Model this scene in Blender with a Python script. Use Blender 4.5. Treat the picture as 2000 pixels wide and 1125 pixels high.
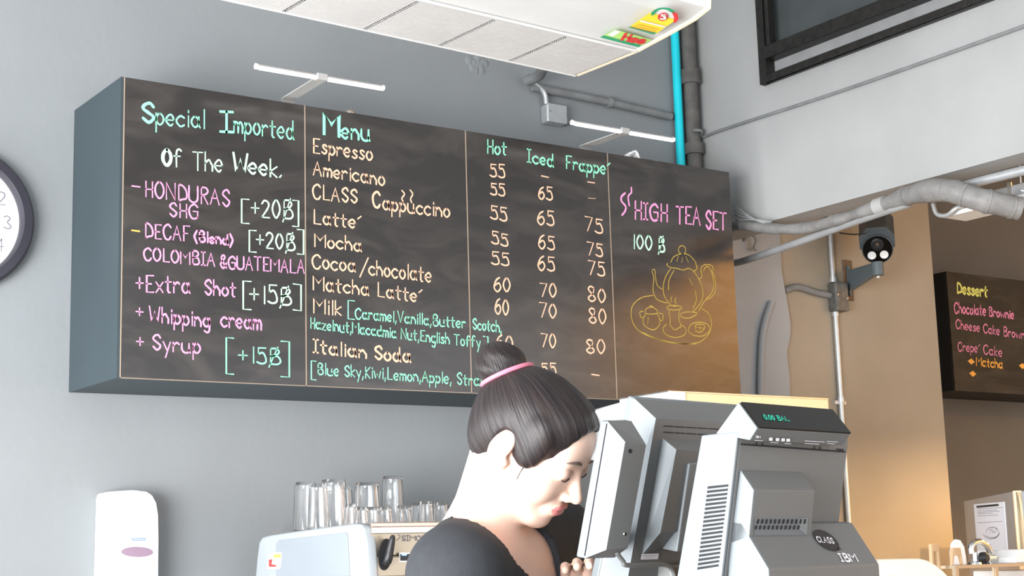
import bpy, bmesh, math, random
import numpy as np
from math import sin, cos, pi, radians
from mathutils import Vector, Matrix
random.seed(7); rng = np.random.default_rng(7)
for o in list(bpy.data.objects): bpy.data.objects.remove(o)
SC = bpy.context.scene; COL = SC.collection

# ------------------------------------------------------------------ camera
F, YAW, PIT, ROL = 3038.93, .6113, .1722, -.0287
CAM = Vector((-2.1511, -6.2636, 1.35))
FWD = Vector((sin(YAW)*cos(PIT), cos(YAW)*cos(PIT), sin(PIT)))
_r = Vector((cos(YAW), -sin(YAW), 0)); _u = _r.cross(FWD)
RI = _r*cos(ROL)+_u*sin(ROL); UP = -_r*sin(ROL)+_u*cos(ROL)
cd = bpy.data.cameras.new('camera'); co = bpy.data.objects.new('camera', cd); COL.objects.link(co)
cd.sensor_width = 36; cd.lens = F/2000*36; cd.clip_start = .05
co.matrix_world = Matrix(((RI.x, UP.x, -FWD.x, CAM.x), (RI.y, UP.y, -FWD.y, CAM.y), (RI.z, UP.z, -FWD.z, CAM.z), (0, 0, 0, 1)))
SC.camera = co
# ------------------------------------------------------------------ world, lights, exposure
w = bpy.data.worlds.new('sky'); SC.world = w; w.use_nodes = True
w.node_tree.nodes['Background'].inputs[0].default_value = (.90, .95, 1, 1)
w.node_tree.nodes['Background'].inputs[1].default_value = 1.0
def area(name, loc, target, sx, sy, power, color, spread=180):
    l = bpy.data.lights.new(name, 'AREA'); l.shape = 'RECTANGLE'; l.size = sx; l.size_y = sy; l.energy = power; l.color = color; l.spread = radians(spread)
    o = bpy.data.objects.new(name, l); COL.objects.link(o); o.location = loc
    o.rotation_euler = (Vector(target)-Vector(loc)).to_track_quat('-Z', 'Y').to_euler(); return o
def point(name, loc, power, color, r=.06):
    l = bpy.data.lights.new(name, 'POINT'); l.energy = power; l.color = color; l.shadow_soft_size = r
    o = bpy.data.objects.new(name, l); COL.objects.link(o); o.location = loc; return o
area('storefront_daylight', (-4.6, -4.9, 1.3), (3.5, -1.2, 1.9), 3.4, 2.3, 330, (.97, .985, 1))
area('added_low_left_fill', (-3.3, -1.15, 1.0), (.6, -.5, 1.0), 1.5, 1.9, 62, (.97, .985, 1))  # added lamp, brightens the lower left wall; no door is built there
area('added_warm_wall_wash', (8.2, -7.2, 4.6), (9.4, -7.2, 2.6), 2.5, .5, 230, (1, .60, .22))  # added lamp, warms the right wall so the menu board reflects orange
SC.view_settings.view_transform = 'Standard'; SC.view_settings.look = 'None'
SC.view_settings.exposure = 1.26; SC.view_settings.gamma = 1; SC.view_settings.use_curve_mapping = False

# ------------------------------------------------------------------ pixel -> point on a real plane
def ray(px, py): return FWD+RI*((px-1000)/F)-UP*((py-562.5)/F)
def onp(px, py, o, n):
    d = ray(px, py); n = Vector(n); return CAM+d*((Vector(o)-CAM).dot(n)/d.dot(n))
def ony(px, py, y): return onp(px, py, (0, y, 0), (0, 1, 0))
def onx(px, py, x): return onp(px, py, (x, 0, 0), (1, 0, 0))
def onz(px, py, z): return onp(px, py, (0, 0, z), (0, 0, 1))
def dep(px, py, d): return CAM+ray(px, py)*d

# ------------------------------------------------------------------ materials
def hexc(r, g, b):
    f = lambda c: (c/255/12.92 if c/255 <= .04045 else ((c/255+.055)/1.055)**2.4)
    return (f(r), f(g), f(b), 1)
def mat(name, col, rough=.6, metal=0, var=.08, scale=6, bump=0, bscale=60, emit=None, es=1, trans=0, ior=1.45, spec=.5, coat=0, col2=None, stretch=None, det=4):
    m = bpy.data.materials.new(name); m.use_nodes = True; nt = m.node_tree; b = nt.nodes['Principled BSDF']
    b.inputs['Roughness'].default_value = rough; b.inputs['Metallic'].default_value = metal
    b.inputs['Specular IOR Level'].default_value = spec; b.inputs['IOR'].default_value = ior
    b.inputs['Transmission Weight'].default_value = trans; b.inputs['Coat Weight'].default_value = coat
    tc = nt.nodes.new('ShaderNodeTexCoord'); mp = nt.nodes.new('ShaderNodeMapping'); nt.links.new(tc.outputs['Object'], mp.inputs[0])
    if stretch: mp.inputs['Scale'].default_value = stretch
    n = nt.nodes.new('ShaderNodeTexNoise'); n.inputs['Scale'].default_value = scale; n.inputs['Detail'].default_value = det
    nt.links.new(mp.outputs[0], n.inputs[0])
    cr = nt.nodes.new('ShaderNodeValToRGB'); c2 = col2 or tuple(c*(1-var*2) for c in col[:3])+(1,)
    cr.color_ramp.elements[0].position = .3; cr.color_ramp.elements[1].position = .7
    cr.color_ramp.elements[0].color = c2; cr.color_ramp.elements[1].color = col[:3]+(1,)
    nt.links.new(n.outputs[0], cr.inputs[0]); nt.links.new(cr.outputs[0], b.inputs['Base Color'])
    if bump:
        n2 = nt.nodes.new('ShaderNodeTexNoise'); n2.inputs['Scale'].default_value = bscale; n2.inputs['Detail'].default_value = 6
        nt.links.new(mp.outputs[0], n2.inputs[0]); bp = nt.nodes.new('ShaderNodeBump'); bp.inputs['Strength'].default_value = bump; bp.inputs['Distance'].default_value = .01
        nt.links.new(n2.outputs[0], bp.inputs['Height']); nt.links.new(bp.outputs[0], b.inputs['Normal'])
    if emit: b.inputs['Emission Color'].default_value = emit; b.inputs['Emission Strength'].default_value = es
    return m
M = {}
M['wall'] = mat('grey_plaster', (.245, .258, .266, 1), .75, var=.05, scale=1.3, bump=.12, bscale=25)
M['beam'] = mat('beam_plaster', (.36, .36, .355, 1), .75, var=.05, scale=2.2, bump=.25, bscale=14)
M['colwall'] = mat('column_plaster_warm_lit', (.36, .305, .235, 1), .5, var=.1, scale=1.1, bump=.15, bscale=18)  # same paint as the back wall, tinted with the warm lamp light
M['shaded_wall'] = mat('far_plaster_shaded', (.19, .175, .16, 1), .6, var=.1, scale=1.1, bump=.15, bscale=18)  # back wall paint darkened, the shade of the recess is in the colour
M['pier'] = mat('pier_plaster', (.36, .37, .38, 1), .7, var=.06, scale=2, bump=.3, bscale=20)
M['floor'] = mat('floor_concrete', (.36, .35, .34, 1), .5, var=.1, scale=1)
M['ceil'] = mat('ceiling_paint', (.45, .45, .45, 1), .8)
M['boardside'] = mat('slate_paint', (.036, .052, .060, 1), .55, var=.04, scale=3)
def chalkmat(name, base, smear, rough=.2):
    m = mat(name, base, rough, var=.1, scale=3, spec=.75); nt = m.node_tree; b = nt.nodes['Principled BSDF']
    tc = nt.nodes.new('ShaderNodeTexCoord'); mp = nt.nodes.new('ShaderNodeMapping'); mp.inputs['Scale'].default_value = (1.0, 1, 3.2); mp.inputs['Rotation'].default_value = (0, .25, 0)
    n = nt.nodes.new('ShaderNodeTexNoise'); n.inputs['Scale'].default_value = 2.3; n.inputs['Detail'].default_value = 5; n.inputs['Distortion'].default_value = 1.2
    nt.links.new(tc.outputs['Object'], mp.inputs[0]); nt.links.new(mp.outputs[0], n.inputs[0])
    cr = nt.nodes.new('ShaderNodeValToRGB'); cr.color_ramp.elements[0].position = .42; cr.color_ramp.elements[0].color = base; cr.color_ramp.elements[1].position = .8; cr.color_ramp.elements[1].color = smear
    nt.links.new(n.outputs[0], cr.inputs[0]); nt.links.new(cr.outputs[0], b.inputs['Base Color'])
    return m
M['chalkboard'] = chalkmat('blackboard_paint', (.024, .021, .020, 1), (.060, .052, .046, 1))
def ink(name, c, k=1): return mat(name, c, .7, var=.06, scale=40)
M['green'] = ink('green_chalk', hexc(150, 245, 200)); M['pale'] = ink('pale_green_chalk', hexc(200, 250, 215))
M['pink'] = ink('pink_chalk', hexc(255, 158, 208)); M['orange'] = ink('orange_chalk', hexc(255, 196, 165))
M['yellow'] = ink('yellow_chalk', hexc(190, 165, 70)); M['lemon'] = ink('lemon_chalk', hexc(245, 250, 140)); M['amber'] = ink('amber_chalk', hexc(255, 190, 90))
M['edge'] = mat('pale_edge', hexc(170, 150, 130), .5)
M['white'] = mat('white_plastic', (.80, .80, .79, 1), .35, var=.02)
M['acwhite'] = mat('ac_white_plastic', (.62, .62, .61, 1), .45, var=.02)
M['acgrille'] = mat('ac_grille_plastic', (.58, .565, .55, 1), .6, var=.05, scale=5)
M['acshade'] = mat('grille_backing', (.40, .39, .38, 1), .8, var=.05)
M['cream'] = mat('cream_plastic', hexc(245, 232, 205), .4, var=.02)
M['posgrey'] = mat('terminal_grey_plastic', (.125, .128, .126, 1), .5, var=.04, bump=.05, bscale=400)
M['poslit'] = mat('terminal_lit_plastic', (.155, .172, .182, 1), .45, var=.02)  # lighter copy of the grey plastic, daylight on left faces put into colour
M['black'] = mat('black_plastic', (.018, .018, .02, 1), .4)
M['gloss'] = mat('black_glass', (.006, .005, .004, 1), .06, spec=.22)
M['dark'] = mat('dark_hole', (.01, .01, .012, 1), .8)
M['steel'] = mat('brushed_steel', (.62, .60, .57, 1), .3, metal=.9, var=.05)
M['galv'] = mat('galvanised_conduit', (.62, .64, .65, 1), .4, metal=.6, var=.06, scale=20)
M['chrome'] = mat('chrome', (.8, .8, .8, 1), .08, metal=1)
M['brass'] = mat('champagne_metal', (.46, .39, .30, 1), .32, metal=.7, var=.05)
M['copper'] = mat('copper_rim', (.85, .60, .48, 1), .25, metal=.8)
M['cyan'] = mat('cyan_pipe_paint', (.01, .62, .72, 1), .3, var=.04)
M['wallpipe'] = mat('painted_pipe', (.22, .225, .225, 1), .6, var=.12, scale=12, bump=.2)
M['brownpipe'] = mat('sooty_pipe', (.13, .12, .11, 1), .7, var=.2, scale=14, bump=.3)
M['pipegrey'] = mat('pale_pipe_paint', (.30, .30, .30, 1), .5, var=.08, scale=9)
M['boxgrey'] = mat('weathered_box_steel', (.17, .17, .16, 1), .5, metal=.3, var=.2, scale=25)
M['lampgrey'] = mat('lamp_body_white', (.42, .41, .40, 1), .4)
M['wrap'] = mat('pipe_tape', (.27, .26, .25, 1), .5, var=.2, scale=10, bump=.8, bscale=18)
M['frame'] = mat('black_window_frame', (.02, .018, .016, 1), .45, var=.3, scale=30, bump=.3)
M['glass'] = mat('window_glass', (.07, .08, .08, 1), .15)
M['clear'] = mat('clear_glass', (1, 1, 1, 1), .02, trans=1, var=0, ior=1.45)
M['lamp'] = mat('led_strip', (1, 1, 1, 1), .5, emit=(1, .93, .88, 1), es=4)
M['screen'] = mat('lit_digits', (.0, .2, .15, 1), .5, emit=(.02, .75, .5, 1), es=.28)
M['blueled'] = mat('blue_led', (.1, .3, 1, 1), .5, emit=(.1, .35, 1, 1), es=2.5)
M['purple'] = mat('purple_window_plastic', (.30, .20, .27, 1), .2)
M['paper'] = mat('printed_paper', hexc(225, 222, 226), .8, var=.02)
M['ink'] = mat('grey_ink', hexc(110, 110, 118), .8); M['blackink'] = mat('black_ink', (.02, .02, .02, 1), .7)
M['skin'] = mat('skin', (.66, .45, .36, 1), .5, var=.03, scale=12)
M['skin'].node_tree.nodes['Principled BSDF'].inputs['Subsurface Weight'].default_value = .12
M['skin'].node_tree.nodes['Principled BSDF'].inputs['Subsurface Radius'].default_value = (.012, .005, .003)
M['lips'] = mat('lips', (.58, .20, .19, 1), .4); M['brow'] = mat('brow_hair', (.12, .08, .065, 1), .8)
M['hair'] = mat('dark_hair', (.030, .022, .024, 1), .42, var=.3, scale=30, spec=.3)
_m = M['hair']; _nt = _m.node_tree; _b = _nt.nodes['Principled BSDF']
_a = _nt.nodes.new('ShaderNodeAttribute'); _a.attribute_name = 'strand'; _n = _nt.nodes.new('ShaderNodeTexNoise'); _n.inputs['Scale'].default_value = 1.6; _n.inputs['Detail'].default_value = 5
_nt.links.new(_a.outputs['Vector'], _n.inputs[0]); _c = _nt.nodes.new('ShaderNodeValToRGB'); _c.color_ramp.elements[0].position = .35; _c.color_ramp.elements[1].position = .75
_c.color_ramp.elements[0].color = (.010, .008, .009, 1); _c.color_ramp.elements[1].color = (.030, .021, .019, 1); _nt.links.new(_n.outputs[0], _c.inputs[0]); _nt.links.new(_c.outputs[0], _b.inputs['Base Color'])
_p = _nt.nodes.new('ShaderNodeBump'); _p.inputs['Strength'].default_value = .5; _p.inputs['Distance'].default_value = .004; _nt.links.new(_n.outputs[0], _p.inputs['Height']); _nt.links.new(_p.outputs[0], _b.inputs['Normal'])
M['shirt'] = mat('black_jersey', (.022, .024, .028, 1), .85, var=.1, scale=60, bump=.1, bscale=300)
M['trouser'] = mat('charcoal_trouser', (.03, .03, .035, 1), .9)
M['wood'] = mat('pale_wood', (.55, .36, .2, 1), .5, var=.12, scale=14, stretch=(1, 1, .2))
M['counter'] = mat('counter_wood', (.30, .22, .15, 1), .4, var=.15, scale=8, stretch=(.2, 1, 1))
M['beige'] = mat('beige_header', hexc(240, 212, 168), .12, var=.02)
M['rust'] = mat('rust_brown', (.20, .12, .07, 1), .8, var=.2, scale=30)
M['red'] = mat('red_print', (.75, .05, .05, 1), .6); M['stk_yellow'] = mat('yellow_print', (.95, .75, .05, 1), .6)
M['stk_green'] = mat('green_print', (.03, .35, .16, 1), .6); M['stk_lime'] = mat('lime_print', (.45, .75, .2, 1), .6)
M['stk_orange'] = mat('orange_print', (.95, .45, .1, 1), .6)
M['cabinet'] = mat('grey_cabinet_steel', (.30, .30, .31, 1), .35, metal=.3)
M['camgrey'] = mat('camera_grey_paint', (.07, .085, .095, 1), .45); M['armgrey'] = mat('bracket_paint', (.11, .14, .155, 1), .45)
M['navy'] = mat('clock_rim', (.035, .033, .045, 1), .45)
M['clip'] = mat('spring_wire', (.3, .25, .15, 1), .7)

# ------------------------------------------------------------------ mesh helpers
def link(name, me, m=None, parent=None):
    o = bpy.data.objects.new(name, me); COL.objects.link(o)
    if m is not None:
        for k in (m if isinstance(m, (list, tuple)) else [m]): me.materials.append(k)
    if parent is not None: o.parent = parent
    return o
def tag(o, label, cat, group=None):
    o['label'] = label; o['category'] = cat
    if group: o['group'] = group
    return o
def thing(name, label, cat, group=None, loc=(0, 0, 0)):
    o = bpy.data.objects.new(name, None); o.empty_display_size = .05; COL.objects.link(o); o.location = loc
    return tag(o, label, cat, group)
class MB:
    def __init__(s): s.v = []; s.f = []; s.mi = []
    def poly(s, pts, mi=0):
        b = len(s.v); s.v += [tuple(p) for p in pts]; s.f.append(tuple(range(b, b+len(pts)))); s.mi.append(mi); return s
    def loft(s, a, b, caps=True, mi=0):
        k = len(s.v); n = len(a); s.v += [tuple(p) for p in a]+[tuple(p) for p in b]
        for i in range(n): j = (i+1) % n; s.f.append((k+i, k+j, k+n+j, k+n+i)); s.mi.append(mi)
        if caps: s.f.append(tuple(k+i for i in reversed(range(n)))); s.f.append(tuple(k+n+i for i in range(n))); s.mi += [mi, mi]
        return s
    def box(s, x0, x1, y0, y1, z0, z1, mi=0):
        return s.loft([(x0, y0, z0), (x1, y0, z0), (x1, y1, z0), (x0, y1, z0)], [(x0, y0, z1), (x1, y0, z1), (x1, y1, z1), (x0, y1, z1)], mi=mi)
    def obox(s, c, u, v, n, a, b, d, mi=0):
        c, u, v, n = map(Vector, (c, u, v, n)); q = [c-u*a-v*b, c+u*a-v*b, c+u*a+v*b, c-u*a+v*b]
        return s.loft([p-n*d for p in q], [p+n*d for p in q], mi=mi)
    def tube(s, pts, r, n=10, mi=0, closed=False):
        pts = [Vector(p) for p in pts]; rs = r if isinstance(r, (list, tuple)) else [r]*len(pts); k = len(s.v)
        t0 = (pts[1]-pts[0]).normalized(); a = t0.orthogonal().normalized()
        for i, p in enumerate(pts):
            t = (pts[min(i+1, len(pts)-1)]-pts[max(i-1, 0)]).normalized(); a = (a-t*a.dot(t)).normalized(); b = t.cross(a)
            for j in range(n): q = 2*pi*j/n; s.v.append(tuple(p+(a*cos(q)+b*sin(q))*rs[i]))
        for i in range(len(pts)-1):
            for j in range(n):
                j2 = (j+1) % n; s.f.append((k+i*n+j, k+i*n+j2, k+(i+1)*n+j2, k+(i+1)*n+j)); s.mi.append(mi)
        s.f.append(tuple(k+j for j in reversed(range(n)))); s.f.append(tuple(k+(len(pts)-1)*n+j for j in range(n))); s.mi += [mi, mi]
        return s
    def lathe(s, o, ax, prof, n=20, mi=0):
        o = Vector(o); ax = Vector(ax).normalized(); a = ax.orthogonal().normalized(); b = ax.cross(a); k = len(s.v)
        for (r, h) in prof:
            for j in range(n): q = 2*pi*j/n; s.v.append(tuple(o+ax*h+(a*cos(q)+b*sin(q))*max(r, 1e-5)))
        for i in range(len(prof)-1):
            for j in range(n):
                j2 = (j+1) % n; s.f.append((k+i*n+j, k+i*n+j2, k+(i+1)*n+j2, k+(i+1)*n+j)); s.mi.append(mi)
        return s
    def make(s, name, m, parent=None, bevel=0, smooth=False, seg=2, base=None):
        me = bpy.data.meshes.new(name); off = Vector(base) if base else Vector((0, 0, 0))
        me.from_pydata([tuple(Vector(v)-off) for v in s.v], [], s.f)
        for p, i in zip(me.polygons, s.mi): p.material_index = i
        bm = bmesh.new(); bm.from_mesh(me); bmesh.ops.remove_doubles(bm, verts=bm.verts, dist=1e-6); bmesh.ops.recalc_face_normals(bm, faces=bm.faces)
        if bevel:
            es = [e for e in bm.edges if len(e.link_faces) == 2 and e.calc_face_angle(0) > .5]
            bmesh.ops.bevel(bm, geom=es, offset=bevel, segments=seg, affect='EDGES', profile=.5, clamp_overlap=True)
        bm.to_mesh(me); bm.free()
        if smooth:
            for p in me.polygons: p.use_smooth = True
            if smooth != 'all':
                me.set_sharp_from_angle(angle=radians(40))
        o = link(name, me, m, parent)
        if base: o.location = off
        return o
def arr(pts, off=(0, 0, 0)): return [Vector(p)+Vector(off) for p in pts]
def cr(pts, n=5, closed=False):
    P = [Vector(p) for p in pts]; out = []
    if len(P) < 3: return P
    E = [P[0]*2-P[1]]+P+[P[-1]*2-P[-2]]
    if (P[0]-P[-1]).length < 1e-6: E[0] = P[-2]; E[-1] = P[1]
    for i in range(1, len(E)-2):
        a, b, c, d = E[i-1:i+3]
        for j in range(n):
            t = j/n; out.append(.5*((2*b)+(c-a)*t+(2*a-5*b+4*c-d)*t*t+(3*b-a-3*c+d)*t**3))
    out.append(P[-1]); return out

# ------------------------------------------------------------------ handwritten stroke font
R_ = "~3A190715345567593A"
G = {'A': "044E84 1868", 'B': "141E ~1E5E7C5A19 ~1969866414", 'C': "~8C5E1C0916346486", 'D': "141E ~1E5D8A864514", 'E': "7E1E1474 1959", 'F': "7E1E14 1959",
'G': "~8C5E1C0916346485 858949", 'H': "141E 747E 1979", 'I': "0E4E 0444 2E24", 'K': "141E 7E1974", 'L': "1E1474", 'M': "040E59AEA4", 'N': "040E848E",
'O': "~4E1C09164476897C4E", 'R': "141E ~1E5E7C5A19 3974", 'S': "~7C5E2D1B4977654416", 'T': "0E8E 4E44", 'U': "~0E07154475878E", 'V': "0E448E", 'W': "0E245B84AE",
'a': R_+" 6A6574", 'b': R_+" 0E04", 'c': "~693A08063465", 'd': R_+" 6E6574", 'e': "0767 ~67593A08063455", 'f': "~6D4E2C24 0A5A", 'g': R_+" ~6A624011", 'h': "0E04 ~083A586764",
'i': "1A14 1D1C", 'k': "0E04 5A0754", 'l': "1E14", 'm': "0A04 ~082A4844 ~486A8884", 'n': "0A04 ~083A586764", 'o': R_, 'p': "0A00 "+R_, 'r': "0A04 ~083A59", 's': "~593A1937563405",
't': "2D253444 0A5A", 'u': "~0A06245466 6A6574", 'v': "0A346A", 'w': "0A2448749A", 'x': "0A64 6A04", 'y': "0A35 6A20", 'z': "0A6A0464",
'0': "~3E1C09163456695C3E", '1': "2E24", '2': "~0C2E5D5A04 0464", '3': "~0D3E5C39664405", '4': "4E0868 4E44", '5': "6E1E1A ~1A4B68653405", '6': "~5E2C072444674A18", '7': "0E6E24",
'8': "~5D2E0C396644240649 5D49", '9': "~6C3E0B396B 6C44", '+': "0969 3C36", '-': "0959", '[': "4E0E0343", ']': "0E4E4303", '(': "~3F0A0832", ')': "~0F3A3802", ',': "1502", '.': "0415",
'/': "026F", "'": "0B3D", '&': "~741B3E5C07244478", '$': "141E ~1E5E7C5A19 ~1969866414 026F", '~': "~0E294704"}
GL = {}
for ch, s in G.items():
    st = []; w_ = 0
    for t in s.split():
        sm = t[0] == '~'; t = t.lstrip('~'); p = [(int(t[i], 16), int(t[i+1], 16)-4) for i in range(0, len(t), 2)]
        w_ = max(w_, max(a for a, b in p)); st.append((sm, p))
    GL[ch] = (st, w_)
def ribbon(mb, P, n, wd, mi=0):
    n = Vector(n).normalized(); P = [Vector(p) for p in P]
    if len(P) < 2: return
    P[0] = P[0]-(P[1]-P[0]).normalized()*wd*.35; P[-1] = P[-1]+(P[-1]-P[-2]).normalized()*wd*.35
    k = len(mb.v); N = len(P)
    for i, p in enumerate(P):
        t = (P[min(i+1, N-1)]-P[max(i-1, 0)]); s = t.cross(n).normalized()*wd*.5*random.uniform(.88, 1.12)
        if i in (0, N-1): s *= .7
        mb.v += [tuple(p+s), tuple(p-s)]
    for i in range(N-1): mb.f.append((k+2*i, k+2*i+1, k+2*i+3, k+2*i+2)); mb.mi.append(mi)
LIFT = [0.0012]
def write(mb, txt, x0, y0, x1, y1, cap, o, n, wpx, mi=0, italic=0.0, jit=.25, lift=None):
    """handwriting between two baseline points, laid on the plane (o, n)"""
    n = Vector(n).normalized(); tot = sum((GL[c][1] if c != ' ' else 3.2)+2.4 for c in txt)-2.4; tot = max(tot, .5)
    o2 = Vector(o)+n*(lift or LIFT[0]); u = cap/10; dx, dy = (x1-x0)/tot, (y1-y0)/tot; X = 0
    P0 = onp(x0, y0, o2, n); mpp = (onp(x0, y0-10, o2, n)-P0).length/10
    for c in txt:
        if c == ' ': X += 5.6; continue
        st, gw = GL[c]; jy = random.uniform(-jit, jit); js = random.uniform(.95, 1.05)
        for sm, p in st:
            pts = [Vector((a, b, 0)) for a, b in p]
            if sm: pts = cr(pts, 4)
            P = []
            for q in pts:
                gx = X+q.x; gy = (q.y+jy)*js
                P.append(onp(x0+gx*dx+gy*u*italic, y0+gx*dy-gy*u, o2, n))
            ribbon(mb, P, n, wpx*mpp, mi)
        X += gw+2.4
def line(mb, pts, o, n, wpx, smooth=True, mi=0, lift=None):
    n = Vector(n).normalized(); o2 = Vector(o)+n*(lift or LIFT[0]); q = [Vector((a, b, 0)) for a, b in pts]
    if smooth: q = cr(q, 5)
    P = [onp(p.x, p.y, o2, n) for p in q]; mpp = (onp(pts[0][0], pts[0][1]-10, o2, n)-onp(pts[0][0], pts[0][1], o2, n)).length/10
    ribbon(mb, P, n, wpx*mpp, mi)
def flat(mb, pts, o, n, mi=0, lift=None):
    n = Vector(n).normalized(); o2 = Vector(o)+n*(lift or LIFT[0]); mb.poly([onp(a, b, o2, n) for a, b in pts], mi)
def plate(mb, pts, o, n, t, mi=0):
    n = Vector(n).normalized(); a = [onp(x, y, o, n) for x, y in pts]; mb.loft(a, arr(a, n*t), mi=mi)

# ================================================================== SETTING
def struct(name, mb, m, parent=None, **k):
    o = mb.make(name, m, parent, **k)
    if parent is None: o['kind'] = 'structure'
    return o
XB = 3.5; ZB = 3.04; CEIL = 4.9; XE = 5.40
struct('floor', MB().box(-7, 10, -10, 2, -.1, 0), M['floor'])
struct('ceiling', MB().box(-7, 10, -10, 2, CEIL, CEIL+.1), M['ceil'])
struct('wall_back', MB().box(-7, XE, 0, 1.45, 0, CEIL), M['wall'])
struct('wall_far', MB().box(XE, 10, 1.45, 1.6, 0, CEIL), M['shaded_wall'])
struct('wall_right', MB().box(9.6, 9.75, -10, 1.45, 0, CEIL), mat('ochre_paint', (.62, .45, .26, 1), .7))
# beam crossing toward the camera, with a window opening in its upper part
wy0, wy1, wz0, wz1 = -.57, -2.9, 3.765, 4.75
b = MB(); t = .18
b.box(XB, XB+t, -10, 0, ZB, wz0); b.box(XB, XB+t, wy0, 0, wz0, CEIL); b.box(XB, XB+t, -10, wy1, wz0, CEIL); b.box(XB, XB+t, wy1, wy0, wz1, CEIL)
struct('wall_beam', b, M['beam'])
# plaster face beyond the pier, lamp warmth put into its colour
struct('wall_column', MB().box(4.08, XE+.004, -.012, 0.0, 0, CEIL), M['colwall'])
# pier: ragged plaster step below the beam
b = MB(); zz = [0, 1.2, 2.1, 2.3, 2.45, 2.52, 2.6, 2.68, 2.78, 2.9, 3.15, 3.3]; xx = [4.075, 4.075, 4.073, 4.08, 4.07, 4.10, 4.115, 4.105, 4.09, 4.068, 4.07, 4.07]
prof = [(x, z) for x, z in zip(xx, zz)]
a = [Vector((3.505, -.05, 0))]+[Vector((x, -.05, z)) for x, z in prof]+[Vector((3.505, -.05, 3.3))]
b.loft(a, arr(a, (0, .049, 0))); struct('trim_1', b, M['pier'])
# rough patch of filler on the back wall
P = ony(935, 128, 0); b = MB()
for i in range(16):
    q = P+Vector((random.gauss(0, .03), 0, random.gauss(0, .035))); r = random.uniform(.014, .034)
    b.lathe(q, (random.uniform(-.1, .1), -1, random.uniform(-.1, .1)), [(r, -.004), (r*.7, .003), (r*.3, .006), (0, .006)], 7)
ob = b.make('plaster_patch', M['wall']); ob['kind'] = 'structure'
# window (interior) in the beam
wf = thing('window_1', '', ''); del wf['label']; del wf['category']; wf['kind'] = 'structure'
b = MB(); fw = .055; x0, x1 = XB-.035, XB+.1
zs = 3.93
b.box(x0, x1, wy0-fw, wy0, wz0, wz1); b.box(x0, x1, wy1, wy1+fw, wz0, wz1); b.box(x0, x1, wy1+fw, wy0-fw, wz0, wz0+.045); b.box(x0, x1, wy1+fw, wy0-fw, wz1-.05, wz1)
b.make('window_frame', M['frame'], wf, bevel=.006)
MB().box(x0-.012, x1, wy1+fw, wy0-fw, zs-.04, zs+.03).make('window_transom', M['frame'], wf, bevel=.006)
MB().box(x0-.01, x0+.04, wy0-fw-.045, wy0-fw-.02, zs+.03, wz1-.05).make('sash_stile', M['frame'], wf, bevel=.004)
MB().box(XB+.03, XB+.045, wy1+fw, wy0-fw, wz0+.045, zs-.04).make('lower_panel', M['pipegrey'], wf)
MB().box(XB+.04, XB+.05, wy1+fw, wy0-fw, zs+.03, wz1-.05).make('pane', M['glass'], wf)

# ================================================================== MENU BOARD
BD = .5395; BZ = 2.075; XD = [0, .8109, 1.6263, 2.4477, 3.2439]
mbd = thing('menu_board', 'long black chalk menu board with drinks and prices on the grey wall', 'menu board', loc=(0, 0, 0))
b = MB(); ft = -BD+.018
b.box(0, XD[4], ft, 0, BZ, BZ+.02); b.box(0, XD[4], ft, 0, BZ+1.18, BZ+1.2); b.box(0, .02, ft, 0, BZ+.02, BZ+1.18); b.box(XD[4]-.02, XD[4], ft, 0, BZ+.02, BZ+1.18); b.box(.02, XD[4]-.02, -.02, 0, BZ+.02, BZ+1.18)
b.make('case', M['boardside'], mbd)
b = MB(); b.box(0.0, .012, -BD-.0, ft, BZ, BZ+1.2); b.make('corner_strip', M['boardside'], mbd)
panels = []
for i in range(4):
    b = MB(); x0 = XD[i]+(.012 if i == 0 else .0015); b.box(x0, XD[i+1]-.0015, -BD, ft, BZ, BZ+1.2)
    panels.append(b.make('panel', M['chalkboard'], mbd))
b = MB()
for i in range(4):
    x = XD[i] if i else .014
    b.box(x-.0022, x+.0022, -BD-.0008, -BD+.004, BZ, BZ+1.2)
b.box(.012, XD[4], -BD-.0008, -BD+.003, BZ, BZ+.0025)
b.make('panel_joints', M['edge'], mbd)
BO = (0, -BD, 0); BN = (0, -1, 0)
def note(panel, rows, color, name='chalk_writing', W=3.2):
    for r in rows:
        mb = MB(); write(mb, r[0], r[1], r[2], r[3], r[4], r[5], BO, BN, (r[6] if len(r) > 6 else W)*1.1); mb.make(name, M[color], panels[panel])
note(0, [("S", 276, 237, 300, 239, 39, 5.5), ("pecial", 305, 242, 399, 251, 35)], 'green')
note(0, [("I", 431, 257, 454, 258, 41, 6.5), ("mported", 457, 259, 574, 272, 36)], 'green')
note(0, [("O", 318, 323, 334, 324, 30, 6), ("f", 340, 325, 354, 326, 34), ("The", 377, 332, 434, 336, 37)], 'pale')
note(0, [("W", 456, 334, 483, 337, 34, 6), ("eek.", 486, 339, 549, 347, 35, 4)], 'pale')
note(0, [("-", 258, 371, 273, 373, 16)], 'pink'); note(0, [("HONDURAS", 283, 384, 448, 403, 31)], 'pink'); note(0, [("SHG", 330, 422, 386, 427, 27)], 'pink')
note(0, [("[", 472, 431, 486, 432, 42), ("+20$", 491, 422, 572, 428, 34), ("]", 572, 437, 583, 438, 46)], 'pale')
note(0, [("-", 258, 458, 272, 460, 16, 4)], 'amber'); note(0, [("DECAF", 283, 464, 370, 471, 28)], 'pink'); note(0, [("(Blend)", 380, 471, 454, 479, 20, 3.8)], 'pink')
note(0, [("[", 487, 487, 500, 488, 37), ("+20$", 501, 483, 576, 489, 31), ("]", 581, 492, 593, 493, 42)], 'pale')
note(0, [("COLOMBIA", 281, 508, 419, 520, 25), ("&GUATEMALA", 431, 523, 594, 534, 25)], 'pink')
note(0, [("+Extra", 266, 570, 371, 573, 33, 3.5), ("Shot", 399, 576, 460, 579, 28, 3.5)], 'pink')
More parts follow.
